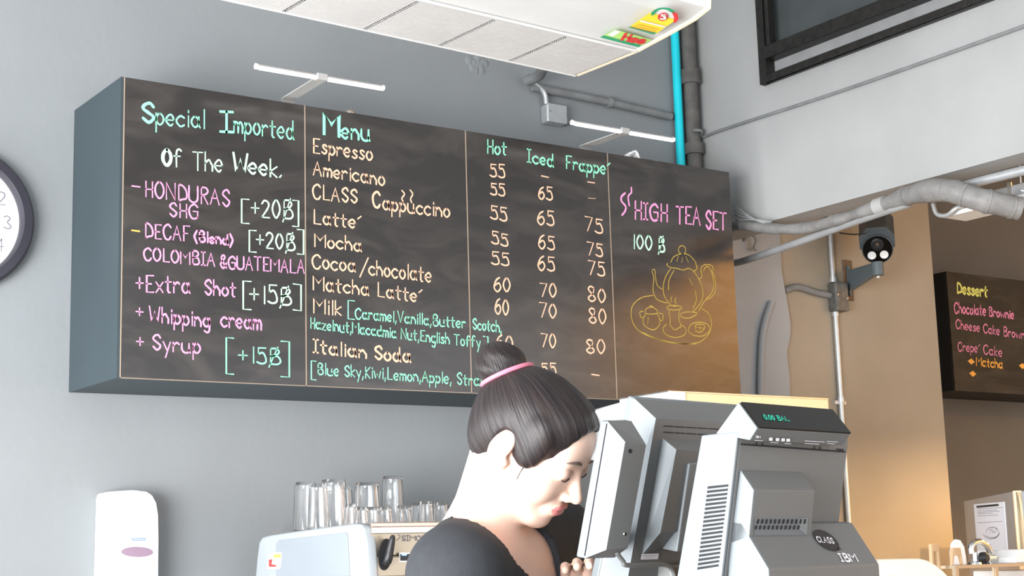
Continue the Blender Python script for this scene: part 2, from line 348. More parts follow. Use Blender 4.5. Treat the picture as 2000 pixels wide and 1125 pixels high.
note(0, [("[", 475, 598, 490, 599, 50), ("+15$", 488, 591, 569, 595, 34, 3.5), ("]", 573, 600, 588, 602, 45)], 'pale')
note(0, [("+", 266, 621, 279, 622, 24), ("Whipping", 292, 627, 409, 639, 29, 3.5), ("cream", 432, 638, 510, 644, 31, 3.5)], 'pink')
note(0, [("+", 267, 679, 280, 680, 24), ("Syrup", 297, 683, 391, 691, 30, 3.5)], 'pink')
note(0, [("[", 442, 722, 456, 723, 62), ("+15$", 466, 708, 548, 712, 30), ("]", 549, 728, 565, 729, 64)], 'green')
note(1, [("M", 633, 260, 662, 265, 38, 7.5), ("enu", 667, 269, 722, 275, 33, 4.2)], 'green')
for r in [("Espresso", 611, 298, 727, 313, 28), ("Americano", 612, 341, 751, 363, 27), ("CLASS", 611, 388, 697, 397, 27), ("Latte'", 612, 436, 705, 447, 26), ("Mocha", 615, 481, 706, 491, 26),
          ("Matcha", 612, 565, 720, 577, 27), ("Milk", 613, 611, 666, 616, 28)]: note(1, [r], 'orange', W=3.3)
note(1, [("C", 728, 404, 742, 406, 30, 4), ("appuccino", 748, 409, 878, 425, 28, 3.3)], 'orange')
note(1, [("Cocoa", 610, 523, 694, 531, 27), ("/", 703, 534, 719, 536, 31), ("chocolate", 721, 536, 842, 551, 29)], 'orange')
note(1, [("Latte'", 737, 578, 824, 591, 27)], 'orange'); note(1, [("Italian", 612, 688, 715, 700, 25, 4), ("Soda", 731, 701, 802, 708, 26, 4)], 'orange')
b = MB(); line(b, [(785, 372), (790, 379), (785, 387), (787, 393)], BO, BN, 3); line(b, [(801, 371), (806, 379), (802, 388), (804, 396)], BO, BN, 3); b.make('chalk_writing', M['orange'], panels[1])
note(1, [("[", 680, 620, 692, 621, 33), ("Caramel,Vanilla,Butter", 694, 622, 909, 641, 21), ("Scotch,", 923, 643, 979, 649, 21)], 'green', W=2.6)
note(1, [("Hazelnut,Macadmia Nut,English Toffy", 606, 641, 938, 679, 21), ("]", 944, 684, 953, 685, 28)], 'green', W=2.6)
note(1, [("[", 608, 738, 617, 739, 32), ("Blue Sky,Kiwi,Lemon,Apple, Straw", 620, 731, 952, 755, 22)], 'green', W=2.6)
note(2, [("Hot", 951, 299, 989, 303, 26)], 'green'); note(2, [("Iced", 1030, 316, 1081, 326, 24)], 'green'); note(2, [("Frappe'", 1105, 329, 1191, 342, 25)], 'green')
for rows in ([("55", 957, 344, 985, 347, 25), ("55", 958, 380, 985, 383, 22), ("55", 958, 427, 989, 432, 26), ("55", 960, 475, 991, 481, 24), ("55", 960, 516, 993, 519, 25), ("60", 965, 568, 996, 570, 26), ("60", 967, 612, 993, 615, 28), ("60", 969, 682, 1001, 684, 27)],
             [("-", 1058, 350, 1071, 353, 12), ("65", 1052, 388, 1078, 391, 24), ("65", 1050, 437, 1081, 441, 27), ("65", 1052, 484, 1082, 488, 25), ("65", 1051, 526, 1082, 529, 26), ("70", 1055, 578, 1086, 581, 26), ("70", 1054, 618, 1086, 621, 28), ("70", 1057, 677, 1085, 680, 26), ("55", 1057, 731, 1085, 732, 22)],
             [("-", 1148, 361, 1161, 363, 12), ("-", 1149, 392, 1163, 393, 10, 1.2), ("75", 1143, 450, 1176, 456, 27), ("75", 1147, 497, 1176, 502, 25), ("75", 1149, 536, 1180, 540, 26), ("80", 1149, 587, 1182, 591, 27), ("80", 1151, 629, 1183, 633, 29), ("80", 1146, 688, 1181, 691, 26), ("-", 1156, 737, 1170, 739, 12, 3.5)]):
    for r in rows: note(2, [r], 'orange', W=3.0)
note(3, [("HIGH", 1239, 427, 1303, 433, 33, 4)], 'pink'); note(3, [("TEA", 1321, 436, 1367, 440, 34, 4)], 'pink'); note(3, [("SET", 1378, 446, 1418, 450, 34, 4)], 'pink')
b = MB(); line(b, [(1221, 377), (1214, 384), (1214, 393), (1222, 403), (1221, 412), (1215, 420)], BO, BN, 4); line(b, [(1233, 366), (1233, 376), (1227, 384), (1229, 402)], BO, BN, 3.4); b.make('chalk_writing', M['pink'], panels[3])
note(3, [("100", 1235, 485, 1273, 488, 27, 3.3), ("$", 1286, 490, 1298, 492, 27, 3.6)], 'pale')
T = lambda pts: [(1180+x*.329, 330+y*.329) for x, y in pts]
b = MB()
for s in ([(440, 480), (450, 460), (465, 456), (480, 465), (483, 490), (470, 503), (448, 498), (440, 480)], [(395, 555), (410, 525), (440, 508), (470, 503), (505, 512), (540, 550), (548, 580)],
          [(378, 560), (372, 570), (395, 585), (430, 590), (470, 600), (500, 590), (535, 605), (550, 590), (552, 575)], [(430, 550), (440, 520)], [(460, 555), (465, 525)], [(500, 555), (485, 520)],
          [(395, 590), (365, 640), (350, 700), (360, 760), (400, 810), (430, 815)], [(525, 600), (560, 650), (583, 710), (580, 780), (545, 830), (520, 850)], [(415, 600), (385, 660), (382, 720)], [(540, 720), (547, 780), (525, 830)], [(505, 650), (525, 690)],
          [(285, 600), (300, 598), (305, 640), (315, 690), (345, 715)], [(283, 605), (295, 650), (290, 720), (310, 770), (350, 790), (375, 795)],
          [(560, 655), (580, 640), (575, 590), (600, 568), (640, 575), (650, 600)], [(590, 605), (600, 585), (620, 582), (640, 620), (650, 690), (635, 740), (605, 770)], [(640, 600), (660, 660), (658, 730), (630, 765), (600, 780), (560, 845)],
          [(450, 870), (480, 885), (520, 880), (550, 855), (480, 850), (450, 870)],
          [(290, 750), (220, 765), (170, 810), (160, 870), (180, 930), (220, 970), (300, 1005), (400, 1032), (500, 1038), (570, 1025), (620, 980), (637, 920), (620, 860), (580, 830)], [(215, 965), (320, 1010), (440, 1035), (545, 1040)],
          [(245, 855), (250, 830), (280, 820), (310, 835), (315, 855), (280, 862), (245, 855)], [(268, 820), (275, 812), (290, 818)], [(248, 858), (232, 890), (240, 930), (290, 955), (325, 930), (330, 890), (313, 858)], [(238, 880), (218, 880), (212, 850), (232, 845)], [(325, 890), (345, 900), (348, 865), (325, 855)], [(262, 880), (258, 920)],
          [(372, 820), (400, 810), (450, 815), (458, 828), (420, 838), (380, 832), (372, 820)], [(384, 835), (392, 900), (390, 930)], [(450, 832), (442, 880), (455, 930)], [(392, 930), (420, 955), (455, 935), (450, 945)], [(370, 920), (348, 950), (370, 985), (430, 1000), (480, 980), (482, 945), (458, 925)], [(400, 760), (395, 780), (402, 790)], [(425, 765), (420, 785), (428, 800)],
          [(500, 950), (520, 920), (570, 910), (615, 925), (625, 960), (590, 990), (540, 990), (505, 970), (500, 950)], [(540, 950), (545, 925), (590, 925), (595, 945), (570, 970), (540, 960)], [(570, 925), (568, 960)], [(550, 940), (590, 945)]):
    line(b, T(s), BO, BN, 1.5, lift=.0009)
b.make('chalk_drawing', M['yellow'], panels[3])

# things on top of the menu board
ztop = BZ+1.2
def topitem(px, py, y): p = ony(px, py, y); return Vector((p.x, y, ztop))
p = topitem(1240, 300, -.50); b = MB()
for i in range(5):
    q = p+Vector((random.uniform(-.01, .01), i*.008, 0)); b.tube(cr([q+Vector((-.05, 0, .006)), q+Vector((-.02, 0, .03)), q+Vector((.015, 0, .045)), q+Vector((.03, 0, .02)), q+Vector((.04, 0, .006))], 4), .006, 6)
tag(b.make('crumpled_cloth', M['white'], smooth='all'), 'crumpled white cloth lying on the right end of the menu board top', 'cloth')
p = topitem(1283, 312, -.48); b = MB(); b.tube(cr([p+Vector((-.04, 0, .004)), p+Vector((-.01, 0, .018)), p+Vector((.03, 0, .012)), p+Vector((.04, 0, .004))], 5), .004, 6)
tag(b.make('wire_loop', M['galv'], smooth='all'), 'short thin wire loop beside the white cloth on the menu board', 'wire')
p = topitem(683, 206, -.51); b = MB(); b.lathe(p, (0, 0, 1), [(0, 0), (.024, 0), (.026, .006), (.02, .016), (.006, .02), (0, .02)], 14)
tag(b.make('round_lid', M['brass'], smooth=True), 'small round yellowish lid on the menu board above the drink list', 'lid')

# ================================================================== PICTURE LIGHTS
def picture_light(xa, xb, z, y, label):
    t = thing('picture_light', label, 'lamp', 'strip lamps over the menu board', loc=((xa+xb)/2, -BD+.02, ztop))
    L = t.location; mb = MB; xm = (xa+xb)/2; I = Matrix.Translation(-L)
    def mk(b, n, m, **k):
        b.v = [tuple(Vector(v)-L) for v in b.v]; return b.make(n, m, t, **k)
    mk(MB().tube([(xa, y, z), (xb, y, z)], .0115, 14), 'tube_housing', M['lampgrey'], smooth=True)
    b = MB(); b.obox(((xa+xm)/2-.01, y-.008, z-.007), (1, 0, 0), (0, .7, -.7), (0, -.7, -.7), (xb-xa)/4-.018, .007, .0045); mk(b, 'led_strip', M['lamp'])
    b = MB(); b.obox(((xb+xm)/2+.01, y-.008, z-.007), (1, 0, 0), (0, .7, -.7), (0, -.7, -.7), (xb-xa)/4-.018, .007, .0045); mk(b, 'led_strip', M['lamp'])
    mk(MB().box(xm-.024, xm+.024, y-.015, y+.015, z-.014, z+.014), 'clamp', M['lampgrey'], bevel=.003)
    b = MB(); w2 = .028; P = [(y+.01, z-.008), (-BD+.05, ztop+.028), (-BD+.025, ztop+.001), (-BD+.065, ztop+.001)]
    for (ya, za), (yb, zb) in zip(P[:-1], P[1:]):
        b.loft([(xm-w2, ya, za), (xm+w2, ya, za), (xm+w2, ya, za+.004), (xm-w2, ya, za+.004)], [(xm-w2, yb, zb), (xm+w2, yb, zb), (xm+w2, yb, zb+.004), (xm-w2, yb, zb+.004)])
    mk(b, 'bracket_arm', M['lampgrey']); mk(MB().tube([(xa-.004, y, z), (xa+.006, y, z)], .0125, 14), 'end_cap', M['white'], smooth=True)
    b2 = MB().tube([(xb-.006, y, z), (xb+.004, y, z)], .0125, 14); mk(b2, 'end_cap', M['white'], smooth=True)
picture_light(.46, 1.044, 3.318, -.8, 'white strip lamp over the left half of the menu board')
picture_light(2.041, 2.646, 3.318-.012, -.8, 'white strip lamp over the price columns, next to the cyan pipe')

# ================================================================== PIPES, CONDUITS, JUNCTION BOXES
def pipe(name, pts, r, m, label, n=12, smooth=4, joints=(), extra=None):
    P = cr(pts, smooth) if len(pts) > 2 else pts
    if joints:
        t = thing(name, label, 'pipe'); MB().tube(P, r, n).make('pipe_run', M[m], t, smooth=True)
        for a, c in joints: MB().tube([a, c], r*1.35, n).make('pipe_clamp', M[m], t, smooth=True)
        return t
    return tag(MB().tube(P, r, n).make(name, M[m], smooth=True), label, 'pipe')
pipe('cyan_pipe', [(3.36, -.04, 2.05), (3.362, -.04, CEIL)], .024, 'cyan', 'bright cyan vertical water pipe behind the right end of the menu board', 18)
pipe('drain_pipe', [(3.43, -.075, 0), (3.43, -.075, CEIL)], .04, 'brownpipe', 'dark grey vertical pipe in the corner right of the cyan pipe', 16, joints=(((3.43, -.075, 3.9), (3.43, -.075, 3.98)), ((3.43, -.075, 3.5), (3.43, -.075, 3.56))))
pa, pb, pc = ony(1040, 170, -.03), ony(1190, 200, -.03), ony(1310, 228, -.03)
pipe('wall_conduit', [pa, pb, pc], .022, 'wallpipe', 'grey painted horizontal conduit on the wall above the small junction box', joints=((pb-Vector((.012, 0, 0)), pb+Vector((.012, 0, 0))),))
q = ony(1030, 158, -.05); pipe('bent_conduit', [q, q+Vector((-.0, -.10, .0)), ony(1065, 130, -.3), ony(1110, 112, -.75)], .028, 'wallpipe', 'grey pipe rising behind the air conditioner corner')
def jbox(c, w2, h2, d, label, m='galv', lab2=None, name='junction_box'):
    c = Vector(c); t = thing(name, label, 'junction box', loc=c)
    MB().box(-w2, w2, -d, 0, -h2, h2).make('box_body', M[m], t, bevel=.012, seg=3)
    MB().box(-w2*.97, w2*.97, -d-.004, -d, -h2*.97, h2*.97).make('cover', M[m], t, bevel=.002)
    for sx, sz in ((-.8, .1), (.8, -.1)):
        MB().lathe((sx*w2, -d-.004, sz*h2), (0, -1, 0), [(0, 0), (.006, 0), (.005, .003), (0, .003)], 8).make('screw', M['steel'], t)
    return t
c = ony(1074, 228, 0); jb = jbox((c.x, 0, c.z), .062, .05, .065, 'small grey junction box on the wall above the Hot column of the board')
pj = Vector((c.x-.05, -.04, c.z+.05)); pipe('flexible_conduit', [pj, pj+Vector((-.012, 0, .06)), ony(1040, 160, -.04)], .013, 'galv', 'short silver conduit dropping into the small junction box')
pipe('box_stub', [(c.x+.06, -.035, c.z-.02), (c.x+.11, -.035, c.z-.03)], .014, 'wallpipe', 'short dark stub pipe at the right side of the small junction box')
# cable run along the beam
pl = [onx(px, py, XB-.012) for px, py in ((1335, 275), (1372, 268), (1400, 257), (1470, 234), (1600, 192), (1700, 158), (1850, 105), (2050, 33), (2500, -130))]
pipe('beam_cable', [(3.39, -.12, pl[0].z), (3.44, -.13, pl[0].z)]+pl[1:], .0085, 'wallpipe', 'thin grey cable running along the pale beam toward the window')
# wrapped pipe bundle under the beam
bun = thing('pipe_bundle', 'thick taped pipe bundle along the bottom edge of the pale beam', 'pipe')
P1 = [onx(px, py, XB-.058) for px, py in ((1432, 438), (1500, 446), (1570, 446), (1650, 425), (1730, 398), (1790, 378), (1850, 372), (1900, 388), (1935, 398))]
P1[-2] += Vector((.06, 0, 0)); P1[-1] += Vector((.2, 0, 0))
PP = cr(P1, 8); rs = [.026+.0015*sin(i*.9)+.003*random.random()+.026*min(1, max(0, (i-26)/18)) for i in range(len(PP))]
MB().tube(PP, rs, 14).make('wrapped_pipe', M['wrap'], bun, smooth=True)
for i in range(2, len(PP)-1, 5): MB().tube([PP[i], PP[i]+(PP[i+1]-PP[i]).normalized()*.012], rs[i]*1.06, 14).make('tape_band', M['wrap'], bun, smooth=True)
i = 30; MB().tube([PP[i], PP[i+2]], rs[i]*1.12, 14).make('clear_tape', M['lampgrey'], bun, smooth=True)
P2 = [Vector((3.62, -.09, 2.93)), onx(1440, 513, 3.6), onx(1540, 480, XB-.0), onx(1650, 440, XB-.03), onx(1720, 416, XB-.05), onx(1775, 398, XB-.05)]
pipe('slanting_pipe', P2, .019, 'pipegrey', 'plain grey pipe slanting up to join the taped bundle under the beam', 14, 5)
# loose thin wires at right end of the board
for k in range(4):
    s = onx(1432+k*2, 400+k*10, 3.40); e = P1[1]+Vector((0, -.03, .01*k))
    tag(MB().tube(cr([s, s.lerp(e, .4)+Vector((0, -.03, -.03+.01*k)), e], 6), .0035, 6).make('loose_wire', M['pipegrey'], smooth='all'), ['topmost thin white wire', 'second thin white wire', 'third thin white wire', 'lowest thin white wire'][k]+' strung between board end and taped pipes', 'wire', 'loose wires right of the menu board')
p = ony(1452, 470, -.05); tag(MB().tube(cr([p, p+Vector((.02, -.04, .03)), p+Vector((.05, -.05, .0)), p+Vector((.04, -.04, -.04)), p+Vector((.07, -.02, -.05))], 5), .008, 8).make('wall_hook', M['pipegrey'], smooth='all'), 'small grey hook on the pier between the two slanting pipes', 'hook')
# vertical conduit with box by the camera
cx = 4.50; t = thing('vertical_conduit', 'silver vertical conduit down the column left of the security camera', 'conduit', loc=(cx, -.03, 2.2))
for (z0, z1) in ((-2.2, .50), (.68, 1.5)): MB().tube([(0, 0, z0), (0, 0, z1)], .0155, 12).make('conduit_run', M['galv'], t, smooth=True)
for z in (-.02, .48, .68): MB().tube([(0, 0, z), (0, 0, z+.03)], .021, 12).make('coupling', M['galv'], t, smooth=True)
MB().box(-.045, .045, .002, .018, -.03, -.01).make('saddle_clip', M['galv'], t)
jbox((cx+.012, -.012, 2.79), .048, .085, .07, 'tall grey junction box joining conduit runs left of the security camera', 'boxgrey')
pipe('side_conduit', [(4.10, -.03, 2.80), (4.2, -.035, 2.83), (4.34, -.035, 2.81), (4.46, -.035, 2.80)], .02, 'wallpipe', 'short bent grey conduit from the ragged plaster edge to the junction box')
pipe('drooping_cable', [ony(1507, 590, -.065), ony(1494, 630, -.07), ony(1487, 680, -.07), ony(1484, 800, -.07), ony(1483, 950, -.07)], .019, 'pier', 'grey painted cable curving down the plaster pier right of the menu board')
pipe('beam_tube', [onx(1850, 372, 3.56), onx(1930, 350, 3.56), onx(2080, 313, 3.56)], .022, 'galv', 'blue grey metal tube under the beam above the batten light')
# batten light fixture at upper right
bt = thing('batten_light', 'white channel light fitting hung beside the beam at the upper right', 'light fitting', loc=(3.8, -1.5, 2.9))
y0, y1 = .02, -2.4
b = MB(); b.loft([(-.055, y0, 0), (.10, y0, 0), (.10, y0, .012), (-.055, y0, .012)], [(-.055, y1, 0), (.10, y1, 0), (.10, y1, .012), (-.055, y1, .012)]); b.box(-.065, -.055, y1, y0, -.0, .02)
b.make('reflector', M['white'], bt)
MB().box(-.02, .07, y1, y0-.05, .012, .085).make('channel', M['galv'], bt, bevel=.004)
for i in range(6):
    yy = -.16-.18*i; MB().box(-.028, -.02, yy-.012, yy+.012, .03, .1).make('slot_bracket', M['steel'], bt)
    MB().tube([(-.034, yy-.06, .05), (-.018, yy-.06, .05)], .006, 8).make('bolt', M['chrome'], bt)
MB().tube([(-.02, -.4, .085), (-.02, -.4, CEIL-2.9)], .004, 6).make('hanger_rod', M['steel'], bt); MB().tube([(-.02, -2, .085), (-.02, -2, CEIL-2.9)], .004, 6).make('hanger_rod', M['steel'], bt)
pipe('flex_hose', [onx(1822, 398, 3.7), onx(1830, 418, 3.7), onx(1850, 420, 3.7), onx(1868, 406, 3.7), onx(1890, 400, 3.76)], .011, 'galv', 'thin ribbed flexible hose looping below the pipe bundle')

# ================================================================== SECURITY CAMERA
sc = thing('security_camera', 'dark grey bullet security camera on a bracket beneath the pipes', 'security camera', loc=(4.64, -.012, 2.9))
def A(px, py, y): p = ony(px, py, y); return p-Vector((4.64, -.012, 2.9))
pl_ = A(1652, 547, -.012); 
MB().box(-.035, .035, -.012, 0, -.115, .125).make('mounting_plate', M['rust'], sc, bevel=.003)
MB().box(-.018, .0, -.03, -.012, -.09, .09).make('bracket_foot', M['armgrey'], sc, bevel=.004)
e = A(1714, 524, -.36)
b = MB(); s0 = Vector((-.005, -.03, .0))
b.loft([s0+Vector((-.02, 0, -.06)), s0+Vector((.02, 0, -.06)), s0+Vector((.02, 0, .06)), s0+Vector((-.02, 0, .06))], [e+Vector((-.02, 0, -.03)), e+Vector((.02, 0, -.03)), e+Vector((.02, 0, .035)), e+Vector((-.02, 0, .035))])
b.make('bracket_arm', M['armgrey'], sc, bevel=.006)
b = MB(); b.tube([e+Vector((0, 0, -.04)), e+Vector((0, 0, .035))], .034, 16); b.make('swivel', M['armgrey'], sc, smooth=True)
MB().lathe(e+Vector((0, 0, -.045)), (0, 0, -1), [(.012, 0), (.012, .012), (0, .016)], 10).make('bolt', M['chrome'], sc)
hc = A(1714, 487, -.36); ax = (CAM-(hc+Vector((4.64, -.012, 2.9)))).normalized(); ax = (ax+Vector((-.02, 0, -.42))).normalized()
rx = ax.cross(Vector((0, 0, 1))).normalized()*-1; ux = ax.cross(rx)*1; ux = ux if ux.z > 0 else -ux
rad = .088
b = MB(); b.lathe(hc-ax*.30, ax, [(0, 0), (rad*.9, 0), (rad, .02), (rad, .30), (rad*.93, .305), (rad*.93, .296), (0, .296)], 28); b.make('camera_barrel', M['camgrey'], sc, smooth=True)
b = MB(); b.lathe(hc-ax*.004, ax, [(0, 0.002), (rad*.92, .002), (rad*.92, -.004)], 28); b.make('front_glass', M['gloss'], sc)
b = MB(); c_ = hc+ux*.03; b.lathe(c_, ax, [(.036, -.004), (.036, .006), (.028, .008), (.026, .002), (.012, .0), (0, .004)], 20); b.make('lens', M['black'], sc, smooth=True)
b = MB(); b.lathe(c_, ax, [(.009, .003), (.007, .006), (0, .008)], 12); b.make('lens_core', M['rust'], sc, smooth=True)
for s in (-1, 1):
    b = MB(); b.lathe(hc+rx*s*.034-ux*.034, ax, [(.024, -.002), (.024, .004), (.018, .004), (.010, -.0), (.008, .003), (0, .004)], 18); b.make('infrared_lamp', M['white'], sc, smooth=True)
b = MB(); hw = rad*1.12
q = [hc+rx*(-hw)-ux*.0, hc+rx*(-hw)+ux*rad*.85, hc-rx*.055+ux*(rad*1.45), hc+rx*.055+ux*(rad*1.45), hc+rx*hw+ux*rad*.85, hc+rx*hw-ux*.0]
qi = [hc+(p-hc)*.95 for p in q]
b.loft([p-ax*.32 for p in q], [p-ax*.012 for p in q]); b.make('sun_shield', M['camgrey'], sc, bevel=.004)
pipe('camera_cable', [ony(1640, 455, -.06), ony(1668, 458, -.2), ony(1690, 456, -.4)], .004, 'black', 'thin black cable leading to the security camera', 6)

# ================================================================== WALL CLOCK
cc = ony(-86, 428, 0); cl = thing('wall_clock', 'large round wall clock with a dark rim and white face, cut by the left edge', 'clock', loc=(cc.x, 0, cc.z))
RO = ony(60, 430, -.04).x-ony(-86, 430, -.04).x; RI_ = RO*.815
print('clock r', RO)
b = MB(); b.lathe((0, 0, 0), (0, -1, 0), [(0, 0), (RO*.97, 0), (RO, .02), (RO, .055), (RO*.96, .07), (RI_*1.04, .075), (RI_, .06), (RI_, .03)], 72); b.make('rim', M['navy'], cl, smooth=True)
b = MB(); b.lathe((0, 0, 0), (0, -1, 0), [(0, .032), (RI_*1.01, .032)], 72); b.make('dial', M['white'], cl)
b = MB()
for k in range(1, 13):
    a = pi/2-k*pi/6; s = str(k); cxx = RI_*.80*cos(a); czz = RI_*.80*sin(a); h = .052
    tot = sum(GL[ch][1] for ch in s)+2*(len(s)-1); X = -tot/2
    for ch in s:
        for sm, p in GL[ch][0]:
            pts = [Vector((u, v, 0)) for u, v in p]; pts = cr(pts, 5) if sm else pts
            ribbon(b, [Vector((cxx+(X+q.x)*h/10, -.034, czz+(q.y-5)*h/10)) for q in pts], (0, -1, 0), .0045)
        X += GL[ch][1]+2
b.make('numerals', M['ink'], cl)
for a, L, wd in ((.4, .15, .012), (2.4, .22, .008)):
    b = MB(); d = Vector((cos(a), 0, sin(a))); s = Vector((-sin(a), 0, cos(a))); b.loft([d*-.03+s*wd, d*-.03-s*wd, d*L-s*wd*.4, d*L+s*wd*.4], arr([d*-.03+s*wd, d*-.03-s*wd, d*L-s*wd*.4, d*L+s*wd*.4], (0, -.004, 0)))
    for i in range(len(b.v)): b.v[i] = (b.v[i][0], b.v[i][1]-.037-(wd > .01)*.005, b.v[i][2])
    b.make('hand', M['black'], cl)

# ================================================================== TOWEL DISPENSER
dp = -.14; DO = Vector((0, dp, 0))
dt = thing('paper_dispenser', 'white rounded paper dispenser on the wall at the lower left', 'dispenser')
L0 = ony(189, 960, dp); R0 = ony(300, 960, dp); zt = ony(245, 957, dp).z; xl, xr = ony(187, 960, 0).x, ony(312, 980, dp).x
b = MB(); outl = []
for (x, z) in [(xl-.004, 1.28), (xl-.002, 1.45), (xl, zt-.03), (xl+.006, zt-.01), (xl+.02, zt-.004), ((xl+xr)/2, zt+.003), (xr-.055, zt-.003), (xr-.03, zt-.018), (xr-.012, zt-.05), (xr-.003, zt-.10), (xr, zt-.2), (xr, 1.28)]: outl.append((x, z))
back = [Vector((x, 0, z)) for x, z in outl]; fr = [Vector((x, dp+.03, z)) for x, z in outl]; cxm = (xl+xr)/2
fr2 = [Vector((cxm+(x-cxm)*(.9 if x < cxm else .985), dp, 1.45+(z-1.45)*.985)) for x, z in outl]
b.loft(back, fr, caps=False); b.loft(fr, fr2, caps=False); b.poly(fr2); b.poly(back)
b.make('dispenser_body', M['white'], dt, bevel=.006, smooth=True)
DP = (0, dp-.001, 0); DN = (0, -1, 0)
b = MB(); cxp, cyp = 267.5, 1078; plate(b, [(cxp+31*cos(a)+0, cyp+10*sin(a)+.5*cos(a)) for a in [i*2*pi/24 for i in range(24)]], DP, DN, .002); b.make('level_window', M['purple'], dt)
b = MB(); line(b, [(259, 1051), (283, 1051.4), (284, 1054), (282, 1055), (259, 1055), (258, 1053), (259, 1051)], DP, DN, 1.9, smooth=False, lift=.002); b.make('logo_badge', mat('blue_print', hexc(120, 150, 200), .6), dt)

# ================================================================== AIR CONDITIONER
ZA = 3.1; XA = 1.24; XL = -.62
ac = thing('air_conditioner', 'white ceiling hung air conditioner with a finned underside and two stickers', 'air conditioner')
YR, YG = -1.894, -2.228
cv = [onx(px, py, XA) for px, py in ((1262, 86), (1300, 64), (1345, 36), (1372, 13))]
prof = [(YR+.0, ZA+.22), (YR, ZA), (YG, ZA)]+[(p.y, p.z) for p in cv]+[(cv[-1].y-.004, cv[-1].z+.03), (cv[-1].y+.02, cv[-1].z+.07), (YR+.0, cv[-1].z+.07)]
prof[0] = (YR, cv[-1].z+.07)
prof = prof[:-1]
b = MB(); b.loft([(XL, y, z+.001) for y, z in prof], [(XA-.02, y, z+.001) for y, z in prof]); b.make('body_shell', M['acwhite'], ac, bevel=.004)
for xe in (XA-.02, XL-.02):
    b = MB(); cy_ = (YR+cv[-1].y)/2; cz_ = ZA+.12; out = [(cy_+(y-cy_)*1.012, cz_+(z-cz_)*1.04) for y, z in prof]
    b.loft([(xe, y, z) for y, z in out], [(xe+.02, y, z) for y, z in out]); b.make('end_cap', M['cream'], ac, bevel=.004)
xs = [onz(px, py, ZA).x for px, py in ((1126, 144), (997, 115), (853, 88), (713, 53), (557, 19))]
step = (xs[0]-xs[4])/4; xs = [XA-.028-step*i for i in range(8)]
for i in range(7):
    xa, xb = xs[i+1]+.003, xs[i]-.003
    if xa < XL: continue
    g = MB().box(xa, xb, YG+.01, YR-.012, ZA-.003, ZA+.001).make('intake_grille', M['acshade'], ac)
    b = MB(); n = 26
    for k in range(n):
        y = YG+.016+(YR-YG-.034)*k/(n-1); b.box(xa, xb, y-.0042, y+.0042, ZA-.008, ZA-.003)
    b.box(xa, xa+.004, YG+.01, YR-.012, ZA-.008, ZA-.003); b.box(xb-.004, xb, YG+.01, YR-.012, ZA-.008, ZA-.003)
    o_ = b.make('grille_slats', M['acgrille'], g); o_['kind'] = 'stuff'
b = MB().box(XL, XA-.02, YG-.006, YG+.006, ZA-.009, ZA); b.box(XL, XA-.02, YR-.01, YR, ZA-.01, ZA); b.make('grille_rail', M['acwhite'], ac, bevel=.002)
for x in (XL+.15, XA-.15):
    for y in (YR-.1, YG-.2): MB().tube([(x, y, ZA+.15), (x, y, CEIL)], .006, 8).make('hanger_rod', M['steel'], ac)
_th = radians(3.1)
# stickers: on the bottom curve, plane through the first two curve points
c0, c1, c2, c3 = cv; 
def acplane(a, c): d = (c-a); n = Vector((0, d.z, -d.y)); n = n if n.z < 0 else -n; return a, n.normalized()
po, pn = acplane(Vector((0, YG, ZA)), c1)
b = MB(); flat(b, [(1186, 57), (1262, 76), (1238, 90), (1158, 73)], po, pn, 0, .012); flat(b, [(1158, 73), (1164, 69), (1243, 87), (1238, 91)], po, pn, 1, .013)
flat(b, [(1186, 58), (1198, 61), (1184, 71), (1172, 68)], po, pn, 3, .013)
write(b, "Hos", 1200, 77, 1244, 84, 12, po, pn, 3.4, 2, lift=.014, italic=.5); b.make('green_sticker', [M['stk_lime'], M['stk_green'], M['red'], M['white']], ac)
b = MB(); po2, pn2 = po, pn
flat(b, [(1250, 23), (1304, 36), (1268, 64), (1212, 52)], po, pn, 0, .02); flat(b, [(1209, 52), (1216, 51), (1268, 62), (1263, 66)], po, pn, 1, .021)
ctr = (1279, 31)
flat(b, [(1279+24*cos(a)+3*sin(a), 32-17*sin(a)+5*cos(a)) for a in [i*pi/14 for i in range(-1, 16)]], po, pn, 2, .019)
line(b, [(1279+24*cos(a)+3*sin(a), 32-17*sin(a)+5*cos(a)) for a in [i*pi/14 for i in range(4, 15)]], po, pn, 3.5, False, 1, .022)
line(b, [(1279+24*cos(a)+3*sin(a), 32-17*sin(a)+5*cos(a)) for a in [i*pi/14 for i in range(-1, 5)]], po, pn, 3.5, False, 3, .022)
flat(b, [(1276+10*cos(a), 31-8*sin(a)) for a in [i*pi/8 for i in range(16)]], po, pn, 3, .023); write(b, "5", 1272, 35, 1280, 36, 9, po, pn, 2.2, 2, lift=.025)
line(b, [(1235, 40), (1282, 50)], po, pn, 3.5, False, 2, .022)
for k in range(3): line(b, [(1228-k*5, 46+k*3), (1272-k*5, 56+k*3)], po, pn, .8, False, 3, .0215)
b.make('energy_label', [M['stk_yellow'], M['stk_green'], M['white'], M['red']], ac)
_c = Vector((XA, YR, 0)); ac.matrix_world = Matrix.Translation(_c) @ Matrix.Rotation(_th, 4, 'Z') @ Matrix.Translation(-_c)

